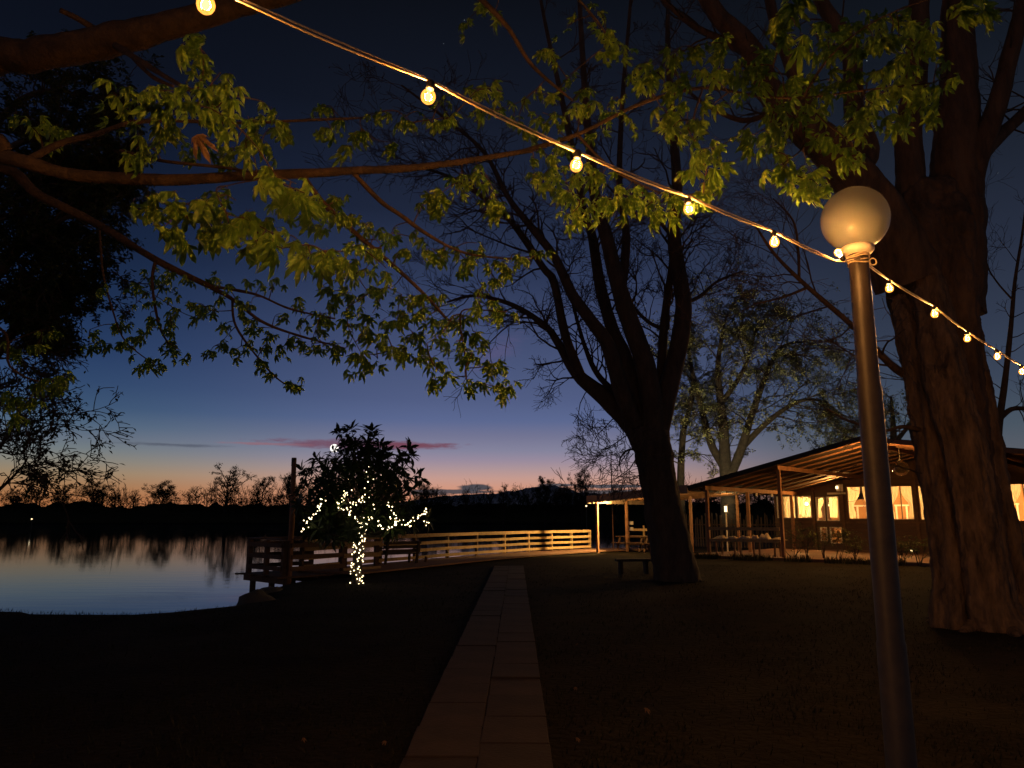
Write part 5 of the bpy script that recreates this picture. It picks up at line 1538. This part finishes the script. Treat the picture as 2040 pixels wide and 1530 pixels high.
L5 = limb([(1040, 302, 4.2), (1150, 268, 4.2), (1280, 205, 4.1), (1400, 175, 4.0), (1500, 190, 3.9), (1600, 195, 3.8), (1720, 180, 3.7), (1860, 165, 3.7)], [10, 9, 8, 7, 6, 5, 4, 3])
L5b = limb([(1150, 268, 4.2), (1200, 320, 4.2), (1260, 360, 4.2), (1340, 390, 4.2), (1410, 380, 4.2)], [7, 6, 5, 4, 3])
L6 = limb([(230, 90, 4.45), (290, 128, 4.1), (350, 165, 3.7), (400, 190, 3.25), (450, 240, 3.3)], [16, 13, 10, 8, 5])
L6b = limb([(250, 98, 4.45), (300, 150, 4.2), (345, 172, 4.1)], [11, 9, 7])
L7 = limb([(120, 20, 4.3), (160, 40, 4.4), (205, 68, 4.5)], [12, 14, 16])
L8 = limb([(1600, 195, 3.8), (1640, 130, 3.7), (1700, 70, 3.6), (1790, 20, 3.5), (1940, -30, 3.4)], [6, 5, 4, 3, 2])
L9 = limb([(760, -70, 4.0), (900, -40, 3.9), (1000, 40, 3.8), (1060, 130, 4.2), (1140, 200, 4.4)], [24, 16, 11, 8, 4])
L10 = limb([(900, -40, 3.9), (1100, -30, 3.9), (1180, 30, 4.2), (1220, 90, 4.3)], [10, 8, 5, 3])
L11 = limb([(240, 300, 3.8), (320, 320, 3.7), (430, 332, 3.65), (520, 345, 3.6)], [7, 7, 6, 4])
L12 = limb([(-40, 640, 5.0), (20, 730, 5.1), (80, 760, 5.2), (140, 752, 5.2)], [7, 5, 4, 2], root(2.6), 6)
L13 = limb([(198, 449, 5.4), (205, 540, 5.4), (225, 620, 5.4), (250, 680, 5.4), (310, 728, 5.4)], [6, 5, 4, 3, 2], None, 6)
L14 = limb([(919, 665, 4.5), (920, 620, 4.4), (965, 618, 4.4), (1010, 622, 4.4)], [3, 3, 3, 2], None, 6)
L15 = limb([(1600, 195, 3.8), (1600, 290, 3.8), (1560, 330, 3.75), (1610, 360, 3.7)], [4, 3.5, 3, 2], None, 6)
L16 = limb([(1600, 195, 3.8), (1640, 240, 3.8), (1690, 280, 3.75), (1715, 320, 3.7)], [4, 3.5, 3, 2], None, 6)
L17 = limb([(1400, 175, 4.0), (1380, 250, 4.0), (1400, 310, 3.95), (1410, 360, 3.9)], [4, 3.5, 3, 2], None, 6)
ALL = [p for q in LIMBS for p in q]
# clusters: (px, py, Y, leaves, size)
CL = []
def cl(Y, n, s, pts, jy=0.25):
    for (a, b) in pts: CL.append((a, b, Y + rnd.uniform(-jy, jy), n, s))
# sprays near the upper-left limb
cl(3.2, 4, 0.062, [(398, 88), (385, 100), (415, 122), (440, 150), (405, 135), (420, 178), (445, 205), (395, 190), (300, 188), (330, 205), (268, 200), (215, 196), (362, 200), (392, 222), (430, 235), (345, 235), (290, 215), (455, 195), (470, 255), (240, 215), (310, 240)], 0.12)
cl(3.7, 4, 0.06, [(50, 245), (95, 255), (115, 262), (505, 245), (540, 228), (490, 275), (470, 300), (520, 290), (300, 300), (270, 305), (240, 250), (335, 270), (410, 290), (500, 310), (560, 260), (440, 320), (380, 310)])
# bright lower bunches in the left middle
cl(3.25, 4, 0.07, [(556, 365), (590, 372), (610, 392), (530, 362), (575, 390), (398, 408), (440, 412), (372, 412), (420, 448), (455, 450), (480, 440), (510, 432), (540, 470), (505, 488), (560, 500), (600, 492), (645, 506), (692, 508), (342, 420), (470, 405), (330, 455), (378, 455), (520, 505), (620, 515), (662, 520), (400, 470), (310, 405), (290, 400)], 0.15)
cl(4.1, 5, 0.055, [(640, 400), (680, 400), (700, 430), (725, 455), (660, 430), (640, 450), (740, 470), (760, 500), (720, 500), (780, 470), (800, 505), (770, 540), (730, 540), (690, 560), (560, 420), (600, 440)])
# dim high foliage in the middle
cl(4.4, 3, 0.060, [(640, 220), (680, 240), (720, 262), (760, 228), (660, 265), (820, 250), (900, 240), (955, 182), (1000, 222), (1042, 262), (1100, 202), (1140, 152), (1225, 92), (1200, 70), (1180, 22), (985, 32), (1060, 190), (1022, 243), (950, 232), (1110, 250), (1145, 230), (1180, 215), (1165, 180), (1230, 200), (1210, 235), (1080, 230), (1000, 190),
    (1205, 100), (1240, 108), (960, 20), (1130, 60), (860, 250), (780, 290), (700, 300), (880, 210), (930, 60), (1090, 100), (1250, 250), (1180, 260), (1120, 290), (1070, 280)], 0.4)
# leaves behind the cable, middle
cl(4.1, 5, 0.062, [(990, 408), (968, 415), (922, 368), (880, 390), (855, 402), (945, 355), (1082, 310), (1060, 345), (1102, 330), (1130, 372), (1095, 360), (1192, 358), (1170, 340), (1150, 400), (1125, 385), (1250, 380), (1222, 405), (1300, 408), (1272, 390), (1332, 396), (1402, 385), (1420, 370), (1200, 400), (1180, 420), (1240, 410), (1285, 420), (1350, 410), (1140, 430)], 0.2)
cl(4.4, 4, 0.056, [(1042, 520), (1070, 512), (985, 530), (962, 572), (920, 545), (885, 520), (940, 520), (1010, 525), (905, 500), (860, 500), (965, 600), (980, 560), (830, 480), (950, 490)])
# lower hanging sprays
cl(4.5, 5, 0.056, [(638, 578), (660, 600), (700, 590), (735, 590), (762, 580), (800, 592), (838, 602), (742, 630), (792, 640), (822, 668), (850, 640), (690, 620), (880, 600), (900, 640), (925, 628), (960, 622), (1000, 626), (985, 618), (942, 665), (958, 680), (880, 662), (850, 690), (920, 700), (940, 712), (980, 735), (995, 728), (880, 750), (868, 758), (930, 765), (950, 770), (990, 776), (1005, 770), (720, 710), (752, 720), (782, 700), (810, 700), (700, 740), (760, 690), (730, 665), (770, 660), (905, 690), (860, 720), (835, 710), (790, 615), (815, 630)])
cl(5.6, 4, 0.056, [(500, 612), (470, 602), (520, 568), (550, 566), (480, 630), (440, 590), (455, 575), (590, 610), (640, 630), (660, 640), (610, 640), (560, 630), (700, 650), (650, 692), (600, 682), (560, 702), (512, 722), (540, 752), (590, 772), (575, 765), (470, 702), (440, 690), (420, 705), (400, 642), (412, 622), (390, 610), (500, 660), (530, 690), (620, 700), (680, 690), (490, 690), (450, 650), (505, 640), (545, 660), (580, 690), (630, 665), (665, 700), (525, 735),
    (350, 622), (300, 602), (282, 580), (325, 572), (315, 545), (345, 590), (330, 640), (300, 640), (290, 660), (200, 575), (232, 652), (255, 648), (180, 662), (178, 690), (200, 690), (252, 690), (270, 680), (342, 690), (325, 700), (360, 705), (300, 730), (285, 728), (310, 728), (222, 690), (340, 660), (375, 560), (350, 545), (420, 560)], 0.3)
# left edge
cl(5.1, 5, 0.062, [(130, 755), (100, 765), (78, 765), (60, 800), (30, 800), (10, 790), (20, 700), (110, 665), (75, 690), (40, 830)], 0.15)
# right group in front of the old tree
cl(3.75, 4, 0.066, [(1285, 148), (1310, 150), (1345, 105), (1380, 100), (1440, 92), (1425, 100), (1330, 180), (1360, 175), (1405, 150), (1440, 145), (1470, 150), (1510, 112), (1530, 125), (1500, 135), (1520, 160), (1560, 160), (1590, 175), (1620, 170), (1570, 200), (1600, 215), (1545, 215), (1620, 215), (1580, 240), (1640, 190), (1660, 165), (1690, 170), (1650, 60), (1670, 80), (1690, 65), (1700, 50), (1660, 95), (1645, 118),
    (1760, 40), (1785, 30), (1775, 75), (1830, 60), (1850, 70), (1790, 75), (1740, 80), (1720, 95), (1800, 115), (1785, 135), (1760, 150), (1820, 150), (1860, 170), (1885, 160), (1840, 180), (1800, 180), (1770, 190), (1730, 190), (1745, 215), (1790, 215), (1830, 195), (1700, 215), (1720, 240), (1770, 250), (1800, 245), (1840, 230), (1850, 225), (1680, 250), (1700, 265), (1660, 280), (1680, 310), (1695, 315), (1650, 260), (1540, 265), (1500, 275), (1525, 285), (1480, 280), (1560, 250), (1545, 320), (1570, 330), (1600, 340), (1590, 360), (1620, 345), (1560, 345), (1610, 375), (1630, 375),
    (1390, 310), (1420, 300), (1440, 340), (1380, 330), (1410, 330), (1415, 375), (1400, 400), (1330, 230), (1370, 230), (1340, 260), (1370, 270), (1390, 250), (1340, 215), (1460, 200), (1420, 215), (1870, 120)], 0.18)
cl(3.4, 4, 0.075, [(1940, 10), (1920, 5), (1965, 15), (1575, 15), (1560, 40), (1585, 60), (1590, 10)], 0.1)
def maple_leaf(sag, fold):
    m = MB()
    m.v.append((0, 0, 0))
    lob = [(-104, 0.62), (-50, 0.90), (0, 1.0), (50, 0.90), (104, 0.62)]
    ring = []
    def add(a, r_, dz):
        x, y = r_ * math.sin(R(a)), r_ * math.cos(R(a))
        m.v.append((x, y + 0.12, -sag * r_ * r_ + dz)); ring.append(len(m.v) - 1)
    for i, (a, L) in enumerate(lob):
        add(a - 18, L * 0.58, -fold * L)
        add(a - 12, L * 0.84, -fold * L * 0.6)
        add(a, L, -0.10 - sag * 0.25)
        add(a + 12, L * 0.84, -fold * L * 0.6)
        add(a + 18, L * 0.58, -fold * L)
        if i < 4: add(a + 26, 0.36, 0.03)
    mids = []
    # midrib points lift the lobe centres so that each lobe is folded
    n_l = 5
    idx = 0
    for i, (a, L) in enumerate(lob):
        x, y = 0.58 * L * math.sin(R(a)), 0.58 * L * math.cos(R(a))
        m.v.append((x, y + 0.12, -sag * (0.58 * L) ** 2 + fold * 0.35)); mid_i = len(m.v) - 1
        r5 = ring[idx:idx + 5]
        m.f += [(0, r5[0], mid_i), (r5[0], r5[1], mid_i), (r5[1], r5[2], mid_i), (r5[2], r5[3], mid_i), (r5[3], r5[4], mid_i), (r5[4], 0, mid_i)]
        if i < 4:
            nt_ = ring[idx + 5]; nx_ = ring[idx + 6]
            m.f += [(0, r5[4], nt_), (0, nt_, nx_)]
        idx += 6
    # leaf stalk
    m.f = [tuple(reversed(f)) for f in m.f]
    return m
ML = [maple_leaf(0.45, 0.14), maple_leaf(0.75, 0.18), maple_leaf(1.05, 0.2), maple_leaf(0.6, 0.26)]
ML_me = [m.mesh('leaf', M_leaf, False) for m in ML]
LM = []
import bisect
for (px, py, Y, n, s) in CL:
    c = P(px, py - 6, Y)
    # twig from the nearest limb
    best = min(ALL, key=lambda p: (p - c).length_squared)
    dl = (best - c).length
    if 0.03 < dl < 1.2:
        m_ = best.lerp(c, 0.55) + Vector((rnd.uniform(-.05, .05), rnd.uniform(-.04, .04), rnd.uniform(-.02, .06))) * min(1, dl * 3)
        qq = resample([best, m_, c], 4)
        tw.tube(qq, rlist([0.0045, 0.003, 0.0022], len(qq)), 4, cap=False)
        ALL += [qq[4], qq[6], c]
        if dl > 0.22:       # leaves along a longer twig too
            for u in (4, 6):
                LM.append((rnd.randrange(4), qq[u], s * 0.75))
    for k in range(n + rnd.randint(0, 2)):
        LM.append((rnd.randrange(4), c + Vector((rnd.gauss(0, .034), rnd.gauss(0, .045), rnd.gauss(0, .020))), s * rnd.uniform(0.62, 1.22)))
LM2 = []
for (v, p, s) in LM:
    a = rnd.uniform(0, 2 * math.pi)
    tilt = R(rnd.uniform(5, 75))
    d = Vector((math.cos(a) * math.cos(tilt), math.sin(a) * math.cos(tilt), -math.sin(tilt)))
    up = Vector((math.cos(a) * 0.6, math.sin(a) * 0.6, 1.0)) + Vector((rnd.uniform(-.8, .8), rnd.uniform(-.8, .8), 0))
    st_ = p + d * s * 0.30
    tw.tube([p, p + d * s * 0.18 + Vector((0, 0, 0.004)), st_ + d * s * 0.1], 0.0011, 3, cap=False)
    LM2.append((v, frame(st_, d, up, s)))
scatter_leaves(maple, LM2, ML, ML_me, mt, M_leaf, 300, 'leaves', lambda M: M.translation.y / M.to_scale().x)
tk.v = [(a - mt.x, b - mt.y, c - mt.z) for a, b, c in tk.v]
tw.v = [(a - mt.x, b - mt.y, c - mt.z) for a, b, c in tw.v]
tk.build('trunk', M_bark_maple, maple, True)
tw.build('twigs', M_bark_maple, maple)
# one dead curled leaf among the fresh ones
dl_ = ML[2].build('withered_leaf', M_dryleaf, maple)
dl_.matrix_local = Matrix.Translation(-mt) @ frame(P(392, 268, 3.1), Vector((0.4, -0.3, -0.8)), Vector((0, -1, 0.2)), 0.075)

# ================================================================== GROUND DETAIL
# grass tufts on the lawn and along the terrace
gr = MB(); rnd = random.Random(2)
def blade(p, h, lean):
    a = rnd.uniform(0, 2 * math.pi); w = 0.004 + h * 0.03
    dx_, dy_ = math.cos(a), math.sin(a)
    n = len(gr.v)
    gr.v += [(p[0] - dy_ * w, p[1] + dx_ * w, p[2]), (p[0] + dy_ * w, p[1] - dx_ * w, p[2]), (p[0] + dx_ * lean * h * .5 + dy_ * w * .5, p[1] + dy_ * lean * h * .5 - dx_ * w * .5, p[2] + h * .6), (p[0] + dx_ * lean * h, p[1] + dy_ * lean * h, p[2] + h)]
    gr.f += [(n, n + 1, n + 2), (n, n + 2, n + 3)]
def on_path(x, y):
    xl = lerp(-0.73, -0.60, (y - 5.29) / 21.1)
    return xl - 0.01 < x < xl + 1.01 and y < 26.6
cnt = 0
while cnt < 52000:
    y = 3.6 + 24 * rnd.random() ** 1.7; x = rnd.uniform(-0.85, 0.8) * y
    if on_path(x, y): continue
    if y > 13 and x < -4 and lake_sd(x, y) > -0.6: continue
    cnt += 1
    if noise.noise(Vector((x * 0.8, y * 0.8, 5))) < -0.12 and rnd.random() < 0.7: continue
    blade((x, y, ground_z(x, y) - 0.004), rnd.uniform(0.02, 0.06) * (1.3 if rnd.random() < .1 else 1), rnd.uniform(0.2, 1.1))
for i in range(3500):      # taller rough grass at the terrace edge
    s = rnd.uniform(-1.6, 8.0); p = BO + ES * s + ED * (-0.62 - abs(rnd.gauss(0, 0.28)))
    if noise.noise(Vector((s * 1.3, 3, 1))) < -0.1: continue
    blade((p.x, p.y, 0.0), rnd.uniform(0.08, 0.30), rnd.uniform(0.1, 0.7))
for i in range(900):       # fringe on the bank
    x = rnd.uniform(-12, -5.2); y = 14.0 + rnd.uniform(-0.8, 0.6)
    if lake_sd(x, y) > 0.1: continue
    blade((x, y, ground_z(x, y)), rnd.uniform(0.02, 0.07), rnd.uniform(0.2, 1.0))
tag(gr.build('grass', M_grass), 'short rough grass on the dark lawn and terrace edge', 'grass', kind='stuff')

# fallen leaves catching the bulb light
fl_me = ML[1].mesh('fallen_leaf', M_dryleaf)
for i, (px, py, lab) in enumerate(((1285, 1415, 'largest pale fallen leaf on the grass right of the path'), (1150, 1285, 'farthest small fallen leaf right of the path'), (1148, 1372, 'small fallen leaf in the middle of three near the path'),
        (1148, 1475, 'small fallen leaf near the bottom edge right of the path'), (850, 1168, 'pale fallen leaf on the lawn near the park bench'), (768, 1480, 'fallen leaf on the grass just left of the path bottom'), (602, 1475, 'leftmost pale fallen leaf on the dark lawn'))):
    p = G(px, py, 0.02)
    o = inst('fallen_leaf', fl_me, None, frame(p, Vector((math.cos(i * 2.1), math.sin(i * 2.1), 0.05)), Vector((0.1 * (i % 3 - 1), -0.35, 1)), 0.028 if i else 0.045))
    o.location.z = 0.035
    tag(o, lab, 'leaf', 'fallen leaves on the lawn')

# shrubs in front of the terrace
def shrub(px, Y, hpx, seed, label):
    rnd = random.Random(seed)
    b = P(px, 1112, Y); b.z = 0
    top_ = P(px, hpx, Y).z
    e = empty('shrub', b); tag(e, label, 'shrub', 'shrubs along the terrace')
    st = MB(); lf = MB(); tips = []
    for k in range(4):
        twig(st, rnd, (rnd.uniform(-.06, .06), rnd.uniform(-.06, .06), 0), Vector((rnd.uniform(-.5, .5), rnd.uniform(-.4, .4), 1)), top_ * 0.72, 0.018, 2, tips, up=0.08, wob=0.25, split=(3, 4), rmin=0.005)
    for (p, d, q) in tips:
        for k in range(5): leaf_card(lf, rnd, p.lerp(q, rnd.random()) + Vector((rnd.gauss(0, .03), rnd.gauss(0, .03), rnd.gauss(0, .03))), rnd.uniform(0.05, 0.11), 0.0)
    st.build('stem', M_bark_dark, e); lf.build('foliage', M_shrub, e)
for i, (px, Y, h, lab) in enumerate(((1582, 31.5, 1050, 'dark leafy shrub beside the tall front veranda post'), (1612, 31.0, 1045, 'second dark shrub right of the tall veranda post'), (1640, 30.6, 1062, 'low shrub in front of the glazed door'),
        (1668, 30.2, 1052, 'upright shrub below the wall floodlight'), (1703, 29.6, 1066, 'thin shrub just left of the lamp post'), (1795, 28.0, 1075, 'low plant between the lamp post and the old trunk'), (1832, 27.0, 1072, 'bushy plant touching the left side of the old trunk'))):
    shrub(px, Y, h, 200 + i, lab)
# garden spotlight among the plants right of the lamp post
gp = G(1818, 1112); 
gs_ = empty('garden_light', gp); tag(gs_, 'tiny glowing garden light among plants left of the old trunk', 'garden light')
m = MB(); m.tube([(0, 0, 0), (0, 0, 0.28)], 0.012, 6); m.build('stake', M_black, gs_)
m = MB(); m.lathe([(0, 0.28), (0.05, 0.29), (0.055, 0.34), (0.0, 0.36)], 10); m.build('lens', M_lantern, gs_, True)
point('garden_lamp', gs_, (0.05, -0.15, 0.42), 3.0, AMBER, 0.04)
# far house light across the lake
for (px, py, Y, lab) in ((1168, 1008, 112, 'tiny white lamp among the shore trees left of the canopy'), (64, 1034, 138, 'tiny pinkish lamp on the far left shore')):
    p = P(px, py, Y)
    e = empty('shore_lamp', (p.x, p.y, 0.3)); tag(e, lab, 'lamp', 'lamps across the lake')
    m = MB(); m.tube([(0, 0, -0.5), (0, 0, p.z - 0.3)], 0.05, 6); m.build('post', M_black, e)
    m = MB(); m.lathe([(0, -0.12), (0.12, -0.06), (0.12, 0.06), (0, 0.12)], 8, (0, -0.1, p.z - 0.3)); m.build('lamp_head', M_lantern, e)
